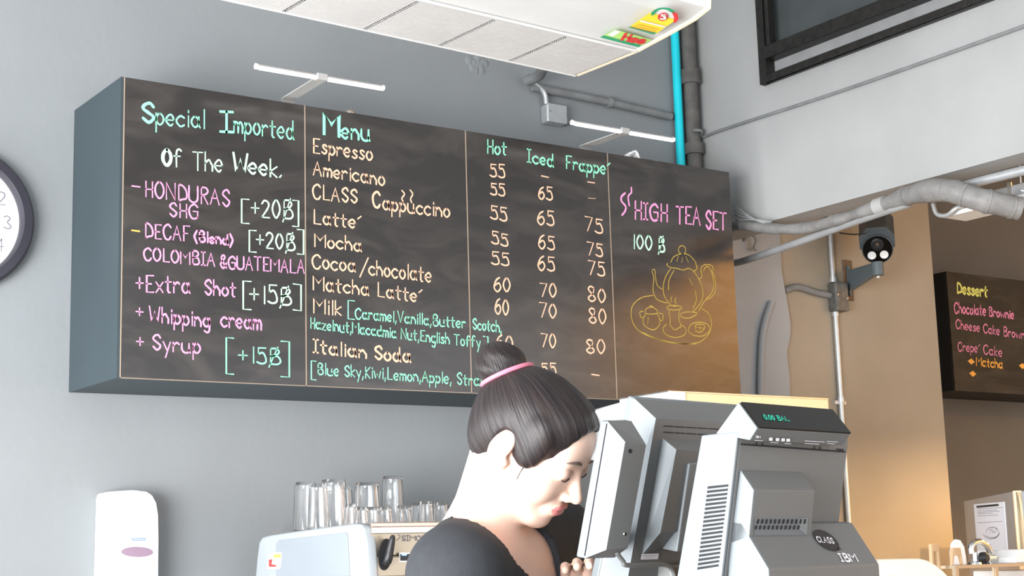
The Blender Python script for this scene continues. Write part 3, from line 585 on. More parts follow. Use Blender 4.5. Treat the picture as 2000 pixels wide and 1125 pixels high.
# ================================================================== DESSERT BOARD
db = thing('dessert_board', 'small black chalk dessert board on the far wall at the right edge', 'menu board')
dx0, dy, dz0, dz1, dx1 = 6.773, 1.0, 2.444, 3.306, 8.3
MB().box(dx0, dx1, dy+.018, 1.446, dz0, dz1).make('case', mat('dark_case_paint', (.02, .02, .022, 1), .6), db)
dpn = MB().box(dx0, dx1, dy, dy+.018, dz0, dz1).make('panel', M['chalkboard'], db)
DBO, DBN = (0, dy, 0), (0, -1, 0)
def dnote(rows, color, W):
    for r in rows: mb = MB(); write(mb, *r, DBO, DBN, W, lift=.002); mb.make('chalk_writing', M[color], dpn)
dnote([("Dessert", 1869, 572, 1928, 580, 21)], 'lemon', 4.6); dnote([("Chocolate", 1864, 611, 1925, 616, 20), ("Brownie", 1931, 617, 1980, 623, 17)], 'pink', 3); dnote([("Cheese Cake Brownie", 1867, 641, 2012, 664, 17)], 'pink', 2.4)
dnote([("Crepe'", 1871, 685, 1914, 689, 18), ("Cake", 1921, 691, 1957, 697, 18)], 'pink', 2.2); dnote([("Matcha", 1907, 714, 1958, 719, 17)], 'amber', 3)
for px, py in ((1897, 706), (1900, 730), (1997, 715)):
    b = MB(); flat(b, [(px-7, py-1), (px, py-6), (px+7, py+1), (px, py+6)], DBO, DBN, 0, .002); b.make('chalk_diamond', M['amber'], dpn)

# ================================================================== BACK COUNTER, ESPRESSO MACHINE
ctop = .95
bc = thing('back_counter', 'wooden back counter carrying the espresso machine below the menu board', 'counter', loc=(0, 0, 0))
MB().box(.5, 2.3, -1.15, -.05, 0, ctop-.04).make('counter_body', M['counter'], bc); MB().box(.45, 2.32, -1.2, -.02, ctop-.04, ctop).make('worktop', M['steel'], bc, bevel=.004)
em = thing('espresso_machine', 'champagne and white espresso machine with glasses stacked on top', 'espresso machine', loc=(0, 0, 0))
EX, EY, EZ = .762, -1.1, 1.495; EX1 = 1.95
MB().box(EX+.05, EX1-.02, EY+.06, -.25, ctop+.12, EZ-.06).make('body', M['brass'], em)
b = MB().box(EX+.05, EX1-.02, EY+.01, -.22, EZ-.014, EZ-.006); b.make('cup_tray', M['steel'], em)
b = MB(); b.box(EX+.03, EX1, EY-.004, EY+.012, EZ-.014, EZ+.004); b.make('top_rim', M['copper'], em, bevel=.004)
b = MB(); b.box(EX+.03, EX1, EY+.002, EY+.02, EZ-.036, EZ-.014); b.make('rim_shadow_strip', M['steel'], em)
b = MB(); b.box(EX+.03, EX1-.02, EY+.004, EY+.06, EZ-.12, EZ-.036); b.make('upper_fascia', M['brass'], em, bevel=.003)
b = MB(); b.box(EX+.03, EX1-.02, EY-.006, EY+.06, EZ-.20, EZ-.122); b.make('control_fascia', M['brass'], em, bevel=.006)
b = MB(); b.box(EX+.05, EX1-.03, EY-.02, EY+.2, ctop, ctop+.10); b.make('drip_tray', M['steel'], em, bevel=.006)
for fx in (EX+.1, EX1-.1):
    for fy in (EY+.1, -.3): MB().lathe((fx, fy, ctop), (0, 0, 1), [(0, 0), (.02, 0), (.025, .12), (0, .12)], 12).make('foot', M['black'], em)
# white side panel (faces left)
side = [onx(px, py, EX) for px, py in ((718, 1125), (714, 1060), (708, 1030), (703, 1023), (690, 1022), (600, 1034), (530, 1044), (512, 1048), (505, 1058), (501, 1090), (498, 1125))]
side = [Vector((EX, p.y, p.z)) for p in side]; side = [Vector((EX, side[0].y, ctop+.05))]+side+[Vector((EX, side[-1].y, ctop+.05))]
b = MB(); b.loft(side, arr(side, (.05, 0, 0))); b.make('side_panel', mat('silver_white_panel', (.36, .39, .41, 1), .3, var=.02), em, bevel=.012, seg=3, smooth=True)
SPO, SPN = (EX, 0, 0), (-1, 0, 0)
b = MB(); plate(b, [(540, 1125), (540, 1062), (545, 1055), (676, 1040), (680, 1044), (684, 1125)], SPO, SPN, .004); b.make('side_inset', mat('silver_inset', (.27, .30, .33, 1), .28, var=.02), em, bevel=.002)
b = MB(); flat(b, [(524, 1083), (528, 1079), (549, 1078), (551, 1082), (548, 1109), (545, 1111), (523, 1112), (521, 1108)], SPO, SPN, 0, .005)
flat(b, [(535, 1083), (549, 1082), (548, 1089), (534, 1090)], SPO, SPN, 1, .006); flat(b, [(525, 1093), (532, 1092), (530, 1102), (540, 1104), (539, 1107), (525, 1107)], SPO, SPN, 2, .006); b.make('round_sticker', [M['white'], M['stk_orange'], M['red']], em)
# right side panel
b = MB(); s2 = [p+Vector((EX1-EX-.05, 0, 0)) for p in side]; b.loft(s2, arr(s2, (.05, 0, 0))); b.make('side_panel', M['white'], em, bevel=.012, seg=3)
# steam lever: black paddle in a dark oval recess
FO, FN = (0, EY-.006, 0), (0, -1, 0)
ov = [(752+13*cos(a)-2*sin(a)*1.2, 1083+31*sin(a)) for a in [i*2*pi/24 for i in range(24)]]
b = MB(); plate(b, ov, FO, FN, .005); b.make('lever_recess', M['dark'], em)
pa_, pb_ = ony(757, 1095, EY-.03), ony(768, 1045, EY-.05)
b = MB(); b.tube(cr([pa_+Vector((0, .03, -.01)), pa_, pa_.lerp(pb_, .5), pb_], 5), [.012+.001*i for i in range(6)]+[.017, .017, .016, .015, .015, .014, .013, .012, .011, .006], 12); b.make('steam_lever', M['black'], em, smooth=True)
b = MB(); write(b, "SIMONELLI", 785, 1056, 868, 1056, 9.5, (0, EY+.004, 0), FN, 2.0, lift=.002); line(b, [(777, 1044), (782, 1047), (779, 1052), (775, 1056)], (0, EY+.004, 0), FN, 1, lift=.002); line(b, [(784, 1045), (802, 1045)], (0, EY+.004, 0), FN, 1, lift=.002)
b.make('maker_lettering', M['ink'], em)
for i, px in enumerate((781, 803, 825, 1010, 1032)):
    b = MB(); plate(b, [(px-2, 1079), (px+21, 1079), (px+21, 1098), (px-2, 1098)], FO, FN, .003); bb = b.make('button', M['steel'], em)
    b = MB(); plate(b, [(px+1, 1082), (px+18, 1082), (px+18, 1095), (px+1, 1095)], (0, EY-.009, 0), FN, .003); b.make('button_face', M['black'], bb)
    if i == 0: b = MB(); flat(b, [(px+3, 1082), (px+14, 1082), (px+13, 1085), (px+4, 1085)], (0, EY-.013, 0), FN); b.make('button_light', M['blueled'], bb)
# glasses upside down on the tray
def tumbler(px, ytop, wpx, y, label, small=False, flare=.82):
    zt = EZ-.006; p0 = ony(px, 1000, y); top = ony(px, ytop, y).z; h = max(top-zt, .03); dist = (p0-CAM).dot(FWD); r = wpx/2/F*dist
    prof = [(r, 0), (r*.99, .004), (r*(flare+.06), h*.8), (r*flare, h*.96), (r*(flare-.05), h), (0, h), (0, h-.012), (r*(flare-.12), h-.014), (r*.92, .002), (r, 0)]
    t = tag(MB().lathe((0, 0, 0), (0, 0, 1), prof, 16).make('shot_glass' if small else 'glass_tumbler', M['clear'], smooth=True), label, 'glass', 'glasses on top of the espresso machine')
    t.location = (p0.x, y, zt)
tumbler(597, 942, 50, -.42, 'tall clear glass upside down, leftmost on the espresso machine')
tumbler(622, 946, 44, -.56, 'tall clear glass upside down, second from the left')
tumbler(652, 937, 58, -.50, 'wide tall clear glass upside down, third from the left')
tumbler(672, 950, 40, -.36, 'clear glass half hidden behind the third tall tumbler')
tumbler(718, 943, 56, -.55, 'stout fluted clear tumbler in the middle of the tall glasses')
tumbler(768, 930, 48, -.42, 'tallest clear glass, right end of the tall glasses')
tumbler(684, 984, 26, -.78, 'small shot glass in front of the third tall tumbler', True); tumbler(706, 990, 28, -.9, 'small shot glass just left of the stout tumbler', True)
tumbler(729, 990, 28, -.86, 'small shot glass in front of the stout tumbler', True); tumbler(753, 990, 28, -.9, 'small shot glass in front of the tallest glass', True)
tumbler(789, 988, 32, -.82, 'first small shot glass right of the tallest glass', True); tumbler(815, 982, 30, -.7, 'small shot glass standing behind its row, right of the tallest glass', True)
tumbler(832, 979, 30, -.88, 'second last small shot glass before the woman', True); tumbler(861, 981, 32, -.82, 'last small shot glass beside the woman\'s nape', True); tumbler(884, 988, 28, -.7, 'small shot glass half hidden by the woman\'s neck', True)

# ================================================================== COOLER with pale header behind the terminals
fr_ = thing('display_cooler', 'upright cooler with a pale lit header showing above the terminals', 'cooler', loc=(2.37, -1.0, 0))
hx = 1.01; MB().box(.10, hx, 0, .35, 1.99, 2.062).make('header', M['beige'], fr_, bevel=.004)
MB().box(-.0, .10, -.006, .35, 1.985, 2.066).make('header_end', M['white'], fr_, bevel=.006)
MB().box(.0, hx, .0, .35, 0, 1.99).make('cooler_body', M['white'], fr_, bevel=.006)
MB().box(.04, hx-.04, -.004, 0, .15, 1.93).make('glass_door', M['gloss'], fr_, bevel=.002)
MB().tube([(hx-.08, -.03, .9), (hx-.08, -.03, 1.4)], .01, 10).make('door_handle', M['steel'], fr_, smooth=True)
MB().box(.0, hx, .0, .35, 2.062, 2.068).make('top_edge', M['steel'], fr_)

# ================================================================== SERVICE COUNTER and TERMINALS
HW = radians(80); WV = Vector((sin(HW), cos(HW), 0)); NH = Vector((WV.y, -WV.x, 0)); TL = radians(10)
VV = Vector((0, 0, 1))*cos(TL)+NH*sin(TL); NN = NH*cos(TL)-Vector((0, 0, 1))*sin(TL)
c1_ = dep(1440, 845, 2.1); CT = 1.08
cb = thing('service_counter', 'wooden service counter under the terminals, below the frame', 'counter')
o0 = Vector((c1_.x, c1_.y, 0))-WV*.75-NH*.26
q = [o0, o0+WV*2.9, o0+WV*2.9+NH*.58, o0+NH*.58]
MB().loft(q, arr(q, (0, 0, CT-.04))).make('counter_body', M['counter'], cb); q = [o0-WV*.03-NH*.03, o0+WV*2.93-NH*.03, o0+WV*2.93+NH*.61, o0-WV*.03+NH*.61]
MB().loft(arr(q, (0, 0, CT-.04)), arr(q, (0, 0, CT))).make('worktop', M['counter'], cb, bevel=.004)
class Frame:
    def __init__(s, px, py, d): s.o = dep(px, py, d)
    def S(s, px, py, w=0): return onp(px, py, s.o+WV*w, WV)          # point on the side plane
    def R(s, px, py, n=0): return onp(px, py, s.o+NN*n, NN)          # point on the rear plane
def down(p, z=CT): return p+VV*((z-p.z)/VV.z)
# ---- terminal one (front)
f = Frame(1440, 845, 2.1); W1 = (f.R(1657, 862)-f.o).dot(WV)
t1 = thing('till_terminal', 'nearest grey till terminal with a black customer display, right of the other', 'till terminal', 'till terminals on the counter')
hs = [f.S(1370, 850), f.S(1441, 843), f.S(1409, 1125), f.S(1322, 1125)]
d2 = hs[2]+(hs[2]-hs[1])*.35; d3 = hs[3]+(hs[3]-hs[0])*.35
prof = [hs[0], hs[1], d2, d3]
b = MB(); b.loft(prof, arr(prof, WV*.006)); b.make('side_panel', M['poslit'], t1, bevel=.002)
b = MB(); pr = arr(prof, WV*.006); b.loft(pr, arr(prof, WV*W1)); b.make('housing', M['posgrey'], t1, bevel=.003)
# screen on the far side
sc_ = [prof[0]+WV*.012-VV*.01, prof[0]+WV*(W1-.012)-VV*.01, prof[3]+WV*(W1-.012)+VV*.02, prof[3]+WV*.012+VV*.02]; nfar = (prof[3]-prof[0]).cross(WV).normalized(); nfar = nfar if nfar.dot(NN) < 0 else -nfar
MB().loft(sc_, arr(sc_, nfar*.003)).make('touch_screen', M['gloss'], t1)
# slits on the lit side
b = MB()
for i in range(20):
    k = i/19; x0 = 1382-20*k; x1 = 1422-19*k; y0 = 950+158*k; y1 = 946+156*k
    P = [f.S(x0, y0, -.0009), f.S(x1, y1, -.0009), f.S(x1-.3, y1+4.2, -.0009), f.S(x0-.3, y0+4.8, -.0009)]; b.poly(P)
b.make('cooling_slits', M['dark'], t1)
# rear recess strip + top line + protruding housing
w0 = .014
pp = [f.S(1446, 918, w0), f.S(1472, 957, w0), f.S(1463, 1048, w0), f.S(1501, 1111, w0)]
low = pp[3]+Vector((0, 0, CT-pp[3].z)); lowb = down(pp[0])
pf = [pp[0], pp[1], pp[2], f.S(1428, 1060, w0)]
Wp = (f.R(1588, 925)-f.R(1446, 918)).dot(WV)*.84
b = MB(); b.loft(pf, arr(pf, WV*.003)); b.make('box_side', M['poslit'], t1)
pfr = arr(pf, WV*.003); b = MB(); b.loft(pfr, arr(pf, WV*Wp)); b.make('rear_box', M['posgrey'], t1, bevel=.0015)
# flared foot: wedge from rear to counter
pw = [f.S(1430, 1020, w0), f.S(1448, 1023, w0), pp[3], low, lowb]
Wf = W1*1.0
b = MB(); b.loft(pw, arr(pw, WV*.003)); b.make('foot_side', M['poslit'], t1)
b = MB(); b.loft(arr(pw, WV*.003), arr(pw, WV*Wf)); b.make('flared_foot', M['posgrey'], t1, bevel=.002)
# vent recess with holes on rear box
fo = pp[1]; fdir = (pp[2]-pp[1]).normalized(); fn = fdir.cross(WV).normalized(); fn = fn if fn.dot(NN) > 0 else -fn
b = MB(); flat(b, [(1473, 1013), (1578, 1011), (1576, 1046), (1473, 1046)], fo, fn, 0, .0006); b.make('vent_recess', mat('vent_shadow_plastic', (.13, .14, .15, 1), .6), t1)
b = MB()
for r_, (ya, yb) in enumerate(((1014, 1023), (1026, 1034))):
    for i in range(11+(r_ == 0)):
        x = 1481+i*8.3-(r_ and 4); flat(b, [(x-1.2, ya), (x+2.6, ya), (x+.8, yb), (x-3, yb)], fo, fn, 0, .0014)
b.make('vent_holes', M['dark'], t1)
b = MB(); flat(b, [(1558, 1014), (1578, 1011), (1576, 1046), (1560, 1034)], fo, fn, 0, .001); b.make('vent_bevel', M['poslit'], t1)
# foot markings
fd = (pp[3]-Vector(pw[1])).normalized(); ffn = fd.cross(WV).normalized(); ffn = ffn if ffn.z > 0 or ffn.dot(NN) > 0 else -ffn; fo2 = pp[3]
b = MB(); ell = [(1614+23*cos(a)+11*sin(a), 1055+19*cos(a)-9*sin(a)) for a in [i*2*pi/28 for i in range(28)]]
flat(b, ell, fo2, ffn, 0, .0015); flat(b, [(1636, 1068), (1645, 1073), (1632, 1076)], fo2, ffn, 0, .0015); write(b, "CLASS", 1598, 1058, 1630, 1062, 11, fo2, ffn, 1.4, 1, lift=.0022, italic=-.45); b.make('round_shop_sticker', [M['blackink'], M['paper']], t1)
b = MB(); write(b, "IBM", 1644, 1096, 1676, 1096, 15, fo2, ffn, 2.6, 0, lift=.0015, italic=-.55, jit=0); b.make('maker_lettering', M['paper'], t1)
# rear recess frame + display seam
b = MB(); flat(b, [(1447, 866), (1652, 881), (1651, 884), (1447, 869)], f.o, NN, 0, .0015); b.make('cover_seam', M['dark'], t1)
for x in (1477, 1489, 1590, 1601): b = MB(); flat(b, [(x, 861+(x-1440)*.07), (x+2, 861+(x-1440)*.07), (x+2, 867+(x-1440)*.07), (x, 867+(x-1440)*.07)], f.o, NN, 0, .0018); b.make('latch_slot', M['dark'], t1)
b = MB(); flat(b, [(1632, 876), (1648, 877), (1647, 884)], f.o, NN, 0, .0018); b.make('latch_notch', M['dark'], t1)
# customer display wedge
dA, dB, dC, dD = f.S(1442, 786, .001), f.S(1479, 836, .001), f.S(1464, 860, .001), f.S(1398, 847, .001)
b = MB(); pr = [dA, dB, dC, dD]; b.loft(pr, arr(pr, WV*.003)); cdh = b.make('display_side', M['poslit'], t1, bevel=.001)
b = MB(); WD = W1*.83; b.loft(arr(pr, WV*.003), arr(pr, WV*WD)); cdh = b.make('customer_display', M['posgrey'], t1, bevel=.001)
dn = (dB-dA).cross(WV).normalized(); dn = dn if dn.z > 0 else -dn
g = [dA+WV*.004+(dB-dA)*.02, dB+WV*.004, dB+WV*(WD-.001), dA+WV*(WD-.001)+(dB-dA)*.02]; b = MB(); b.loft(g, arr(g, dn*.0025)); b.make('display_glass', M['gloss'], cdh)
b = MB(); write(b, "0.00 BAL.", 1495, 819, 1543, 822, 9, dA, dn, 1.2, 0, lift=.004, italic=-.5, jit=0); b.make('display_digits', M['screen'], cdh)
un = (dC-dB).cross(WV).normalized(); un = un if un.z < 0 else -un
b = MB()
write(b, "IBM", 1476, 855, 1485, 855.5, 4, dB, un, .9, lift=.0022, jit=0)
for x in (1506, 1519, 1530, 1540): flat(b, [(x-4, 853+(x-1476)*.06), (x+3, 853+(x-1476)*.06), (x+3, 859+(x-1476)*.06), (x-4, 859+(x-1476)*.06)], dB, un, 0, .0022)
for (xa, xb, yy) in ((1474, 1490, 860), (1505, 1520, 864), (1533, 1545, 866), (1572, 1610, 861), (1615, 1636, 862), (1572, 1600, 866), (1616, 1630, 866)): line(b, [(xa, yy), (xb, yy+(xb-xa)*.06)], dB, un, 1.0, False, lift=.0022)
b.make('printed_ratings', M['paper'], cdh)
# ---- terminal two (behind)
g2 = Frame(1240, 778, 2.32); W2 = (g2.R(1452, 792)-g2.o).dot(WV)
t2 = thing('till_terminal', 'grey till terminal half hidden behind the nearest one, woman facing it', 'till terminal', 'till terminals on the counter')
bez = [g2.S(1226, 772), g2.S(1240, 778), g2.S(1166, 1140), g2.S(1150, 1140)]
b = MB(); b.loft(bez, arr(bez, WV*W2)); b.make('front_bezel', M['poslit'], t2, bevel=.003)
def quad(pts, n): return [g2.R(px, py, n) for px, py in pts]
o1 = quad([(1240, 779), (1452, 793), (1400, 1140), (1167, 1140)], 0)
i1 = quad([(1281, 817), (1460, 829), (1420, 1125), (1227, 1125)], .036)
b = MB(); b.loft(o1, i1); 
ml = b.make('rear_housing', [M['posgrey'], M['poslit']], t2, bevel=0)
me = ml.data
cen = sum((v.co for v in me.vertices), Vector())/len(me.vertices)
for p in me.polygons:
    if p.normal.dot(WV) < -.3: p.material_index = 1  # faces turned to the daylight take the lit copy
i2 = quad([(1294, 856), (1470, 868), (1440, 1040), (1254, 1084)], .036); i3 = quad([(1321, 878), (1478, 888), (1450, 1030), (1290, 1040)], .062)
b = MB(); b.loft(i2, i3); ml = b.make('rear_box', [M['posgrey'], M['poslit']], t2)
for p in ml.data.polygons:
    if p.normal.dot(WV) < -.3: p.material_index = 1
b = MB()
for y in (831, 843):
    for x in range(1296, 1400, 22): flat(b, [(x, y+(x-1296)*.06), (x+20, y+(x-1276)*.06), (x+20, y+1.6+(x-1276)*.06), (x, y+1.6+(x-1296)*.06)], g2.o, NN, 0, .0372)
b.make('top_slots', M['dark'], t2)
b = MB(); flat(b, [(1253, 1082), (1287, 1081), (1285, 1092), (1251, 1093)], g2.o, NN, 0, .0375); lab = b.make('asset_label', M['paper'], t2)
b = MB(); line(b, [(1256, 1086), (1282, 1085.5)], g2.o, NN, 1.2, False, 0, .039); line(b, [(1256, 1090), (1275, 1089.5)], g2.o, NN, .7, False, 0, .039); b.make('label_print', M['ink'], lab)
b = MB(); hq = [g2.R(1347, 905, .066), g2.R(1372, 903, .066), g2.R(1352, 1075, .066), g2.R(1322, 1078, .066)]; b.loft(hq, arr(hq, NN*-.03)); b.make('stand_hinge', M['poslit'], t2, bevel=.002)
# stand
s0 = o1[3].lerp(o1[2], .5); sb = Vector((s0.x, s0.y, CT))+NH*.02
b = MB(); q = [sb-WV*.09-NH*.08, sb+WV*.09-NH*.08, sb+WV*.09+NH*.08, sb-WV*.09+NH*.08]
b.loft(q, arr(q, (0, 0, .03))); b.make('stand_base', M['posgrey'], t2, bevel=.005)
qa = [sb-WV*.05-NH*.02, sb+WV*.05-NH*.02, sb+WV*.05+NH*.03, sb-WV*.05+NH*.03]; qb = [p+Vector((0, 0, 1))*(s0.z-CT+.03)+(VV-Vector((0, 0, 1)))*.1 for p in qa]
b = MB(); b.loft(qa, qb); b.make('stand_neck', M['posgrey'], t2, bevel=.004)
# slab: small side display fixed to terminal two
g3 = Frame(1185, 822, 2.2)
sm_ = thing('side_display', 'slim grey side display with slanted edges in front of the woman\'s face', 'display')
def q3(pts, n): return [g3.R(px, py, n) for px, py in pts]
a0 = q3([(1172, 821), (1219, 819), (1184, 1084), (1124, 1088)], -.014); a1 = q3([(1186, 822), (1233, 822), (1200, 1089), (1141, 1091)], 0); a2 = q3([(1221, 863), (1262, 869), (1226, 1070), (1184, 1074)], .026)
b = MB(); b.loft(a0, a1); b.make('bezel', M['poslit'], sm_, bevel=.003)
for (u_, v_) in ((a1[0], a1[3]),): MB().tube([u_.lerp(v_, .02), u_.lerp(v_, .98)], .0009, 6).make('seam_line', M['dark'], sm_)
b = MB(); b.loft(a1, a2); ml = b.make('back_shell', [M['posgrey'], M['poslit']], sm_)
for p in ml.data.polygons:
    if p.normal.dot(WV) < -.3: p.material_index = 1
b = MB(); flat(b, [(1231+3.5*cos(a), 881+4.5*sin(a)) for a in [i*pi/6 for i in range(12)]], g3.o, NN, 0, .027); b.make('lock_hole', M['dark'], sm_)
b = MB(); b.lathe(g3.R(1220, 1043, .026), NN, [(.0028, 0), (.0022, .0015), (0, .0018)], 10); b.make('screw', M['chrome'], sm_)
qq = a1[2].lerp(a1[3], .5)+VV*.05; qe = g2.R(1230, 1060, .0)
b = MB(); b.tube([qq, g3.R(1215, 1075, -.05)], .012, 10); b.make('mount_arm', M['posgrey'], sm_)
b = MB(); b.tube([g3.R(1215, 1075, -.05), Vector((g3.R(1215, 1075, -.05).x, g3.R(1215, 1075, -.05).y, CT))], .012, 10); b.make('mount_pole', M['posgrey'], sm_)
tag(MB().tube(cr([g3.R(1203, 1078, .012), g3.R(1217, 1096, .012), g3.R(1225, 1104, .012), g3.R(1290, 1102, .012), g3.R(1312, 1112, .012), g3.R(1320, 1135, .012)], 6), .0035, 8).make('display_cable', M['posgrey'], smooth='all'), 'grey cable looping from the side display across the terminal', 'cable')
# white device behind
wd = [dep(px, py, 2.37) for px, py in ((1150, 806), (1226, 785), (1240, 785), (1240, 900), (1150, 900))]
b = MB(); b.loft(wd, arr(wd, FWD*.03)); b.make('rear_display', M['white'], t2, bevel=.004)

# ================================================================== RIGHT EDGE ITEMS
# cream rounded machine
cp = dep(1775, 1110, 2.62); zc = onp(1760, 1087, cp, FWD).z
cm = thing('cream_machine', 'cream and white rounded machine to the right of the terminals', 'appliance')
xa_, xb_ = dep(1694, 1110, 2.62), dep(1872, 1110, 2.62); du = (xb_-xa_); du.z = 0; Lc = du.length; du.normalize(); dv = Vector((-du.y, du.x, 0))
pr_ = []
for i in range(13):
    k = i/12; pr_.append((k*Lc, zc-.0+(-.006 if k < .1 else 0)-.055*max(0, (k-.55)/.45)**2.0-.004))
base = Vector((xa_.x, xa_.y, 0))
o_l = [base+du*x+Vector((0, 0, z)) for x, z in pr_]+[base+du*Lc+Vector((0, 0, 1.08)), base+Vector((0, 0, 1.08))]
b = MB(); b.loft(o_l, arr(o_l, dv*.16)); b.make('machine_cover', M['cream'], cm, bevel=.006)
ff = [base+du*.02-dv*.02+Vector((0, 0, zc-.03)), base+du*(Lc*.42)-dv*.02+Vector((0, 0, zc-.035)), base+du*(Lc*.5)-dv*.02+Vector((0, 0, 1.08)), base+du*.02-dv*.02+Vector((0, 0, 1.08))]
b = MB(); b.loft(ff, arr(ff, dv*.02)); b.make('front_cover', M['white'], cm, bevel=.008)
yr = -2.2
rc = thing('right_counter', 'white counter at the lower right carrying the glass case', 'counter')
p0 = ony(1865, 1120, yr); MB().box(p0.x-.35, 3.5, yr-.1, yr+.36, 0, .98).make('counter_body', M['white'], rc)
ca = thing('glass_case', 'glass display case with a pale metal rim at the bottom right', 'display case')
zr = ony(1930, 1102, yr).z; x0 = ony(1866, 1105, yr).x; x1 = 3.48
b = MB(); b.box(x0, x1, yr, yr+.02, zr-.012, zr); b.box(x0, x1, yr+.33, yr+.35, zr-.012, zr); b.box(x0, x0+.02, yr+.02, yr+.33, zr-.012, zr)
b.make('top_rim', M['brass'], ca)
xp = ony(1944, 1110, yr).x; b = MB()
for x in (x0, xp, x1-.02): b.box(x, x+.018, yr, yr+.018, .98, zr-.012)
b.make('corner_post', M['brass'], ca)
MB().box(x0+.018, xp, yr+.004, yr+.008, .98, zr-.012).make('front_pane', M['clear'], ca); MB().box(xp+.018, x1-.02, yr+.004, yr+.008, .98, zr-.012).make('front_pane', M['clear'], ca)
MB().box(x0+.02, x1, yr+.02, yr+.33, zr-.004, zr+.0).make('top_pane', M['clear'], ca)
for px, nm in ((1925, 'white cup inside the glass case at the bottom edge'),):
    p = ony(px, 1125, yr+.15); tag(MB().lathe((p.x, yr+.15, .98), (0, 0, 1), [(0, 0), (.03, 0), (.045, .2), (.04, .2), (.027, .01), (0, .01)], 18).make('cup', M['white'], smooth=True), nm, 'cup')
p = ony(1975, 1125, yr+.15); tag(MB().box(p.x-.06, 3.4, yr+.04, yr+.3, .98, zr-.03).make('white_tray', M['white'], bevel=.006), 'white boxed tray inside the glass case at the right edge', 'tray')
def item(px, py, y): p = ony(px, py, y); return Vector((p.x, y, zr))
# oval white board
p = item(1874, 1100, yr+.1); tp = ony(1874, 1053, yr+.1).z; h = tp-zr; r = .045
b = MB(); ol = [p+Vector((-r, 0, 0)), p+Vector((-r*.95, 0, h*.5)), p+Vector((-r*.7, 0, h*.85)), p+Vector((-r*.2, 0, h)), p+Vector((r*.4, 0, h*.96)), p+Vector((r*.85, 0, h*.7)), p+Vector((r, 0, h*.3)), p+Vector((r, 0, 0))]
b.loft(ol, arr(ol, (0, .012, 0))); tag(b.make('oval_sign', M['white'], bevel=.003), 'white round topped board standing on the glass case', 'sign board')
for px, lab in ((1826, 'pale wooden tongs upright beside the cream machine'), (1868, 'pale wooden tongs in front of the white round topped board')):
    yq = yr+.02 if px > 1850 else yr+.06; p = item(px, 1100, yq); zt_ = ony(px, 1070 if px > 1850 else 1062, yq).z; t = thing('wooden_tongs', lab, 'tongs', 'wooden tongs')
    t.location = (p.x, p.y, zr if px > 1850 else 0.98); z0 = t.location.z
    for s in (-1, 1):
        b = MB(); b.loft([(s*.03-.004, -.006, 0), (s*.03+.004, -.006, 0), (s*.03+.004, .006, 0), (s*.03-.004, .006, 0)], [(s*.006-.006+s*.01, -.008, zt_-z0), (s*.006+.006+s*.01, -.008, zt_-z0), (s*.006+.006+s*.01, .008, zt_-z0), (s*.006-.006+s*.01, .008, zt_-z0)]); b.make('tong_arm', M['wood'], t, bevel=.002)
    MB().box(-.016, .016, -.009, .009, zt_-z0-.03, zt_-z0).make('tong_hinge', M['wood'], t, bevel=.002)
# chrome lever juicer/tap
p = item(1905, 1100, yr+.12); k = (ony(1905, 1090, yr+.12).z-zr)/.9; t = thing('chrome_dispenser', 'chrome curved lever dispenser on the glass case in front of the notice', 'dispenser', loc=p)
h = ony(1905, 1056, yr+.12).z-zr
MB().lathe((0, 0, 0), (0, 0, 1), [(0, 0), (.03, 0), (.028, .008), (.012, .012), (.011, h*.5), (0, h*.5)], 16).make('base', M['chrome'], t, smooth=True)
MB().tube(cr([(-.02, 0, h*.45), (-.015, 0, h*.8), (.03, 0, h*.95), (.08, 0, h*.75), (.10, 0, h*.45)], 6), .013, 12).make('spout', M['chrome'], t, smooth=True)
MB().lathe((.03, -.01, h*.25), (0, -1, 0), [(0, 0), (.024, 0), (.024, .02), (.014, .03), (0, .03)], 16).make('valve', M['black'], t, smooth=True)
MB().tube([(.075, 0, h*.2), (.12, 0, h*.2)], .016, 12).make('nozzle', M['steel'], t, smooth=True)
MB().tube([(.09, 0, 0), (.09, 0, h*.2)], .006, 8).make('leg', M['chrome'], t, smooth=True)
p = item(1980, 1100, yr+.1); b = MB(); x0 = ony(1955, 1095, yr+.1).x; zt_ = ony(1985, 1073, yr+.1).z
pr_ = [(x0, zr), (x0+.2, zr), (x0+.2, zt_), (x0+.045, zt_), (x0, zr+.02)]; b.loft([(x, yr+.03, z) for x, z in pr_], [(x, yr+.25, z) for x, z in pr_]); tag(b.make('white_box', M['white'], bevel=.004), 'white slant fronted box on the glass case at the right edge', 'box')
# grey cabinet with notice, angled
hd = radians(42); CV = Vector((sin(hd), cos(hd), 0)); CN = Vector((-CV.y, CV.x, 0)); co_ = ony(1885, 1000, -.9)
cb2 = thing('steel_cabinet', 'grey steel cabinet with a pinned notice beside the orange lit wall', 'cabinet')
TLc = onp(1882, 979, co_, CN); TRc = onp(1981, 963, co_, CN); TRc = TLc+CV*(TRc-TLc).dot(CV); TRc.z = TLc.z
q = [Vector((TLc.x, TLc.y, 0)), Vector((TRc.x, TRc.y, 0)), TRc, TLc]; b = MB(); b.loft(q, arr(q, -CN*.10)); b.make('cabinet_body', M['cabinet'], cb2, bevel=.006)
b = MB(); e0 = [Vector((TRc.x, TRc.y, .0)), TRc+Vector((0, 0, .01)), ]; b.loft([Vector((TRc.x, TRc.y, 0))+CN*.004, Vector((TRc.x, TRc.y, 0))+CV*.02+CN*.004, TRc+CV*.02+CN*.004, TRc+CN*.004], [Vector((TRc.x, TRc.y, 0))-CN*.03, Vector((TRc.x, TRc.y, 0))+CV*.02-CN*.03, TRc+CV*.02-CN*.03, TRc-CN*.03]); b.make('edge_trim', M['beige'], cb2)
b = MB(); b.lathe(onp(1888, 988, co_, CN), CN, [(.006, 0), (.005, .006), (0, .008)], 10); b.make('screw', M['brass'], cb2)
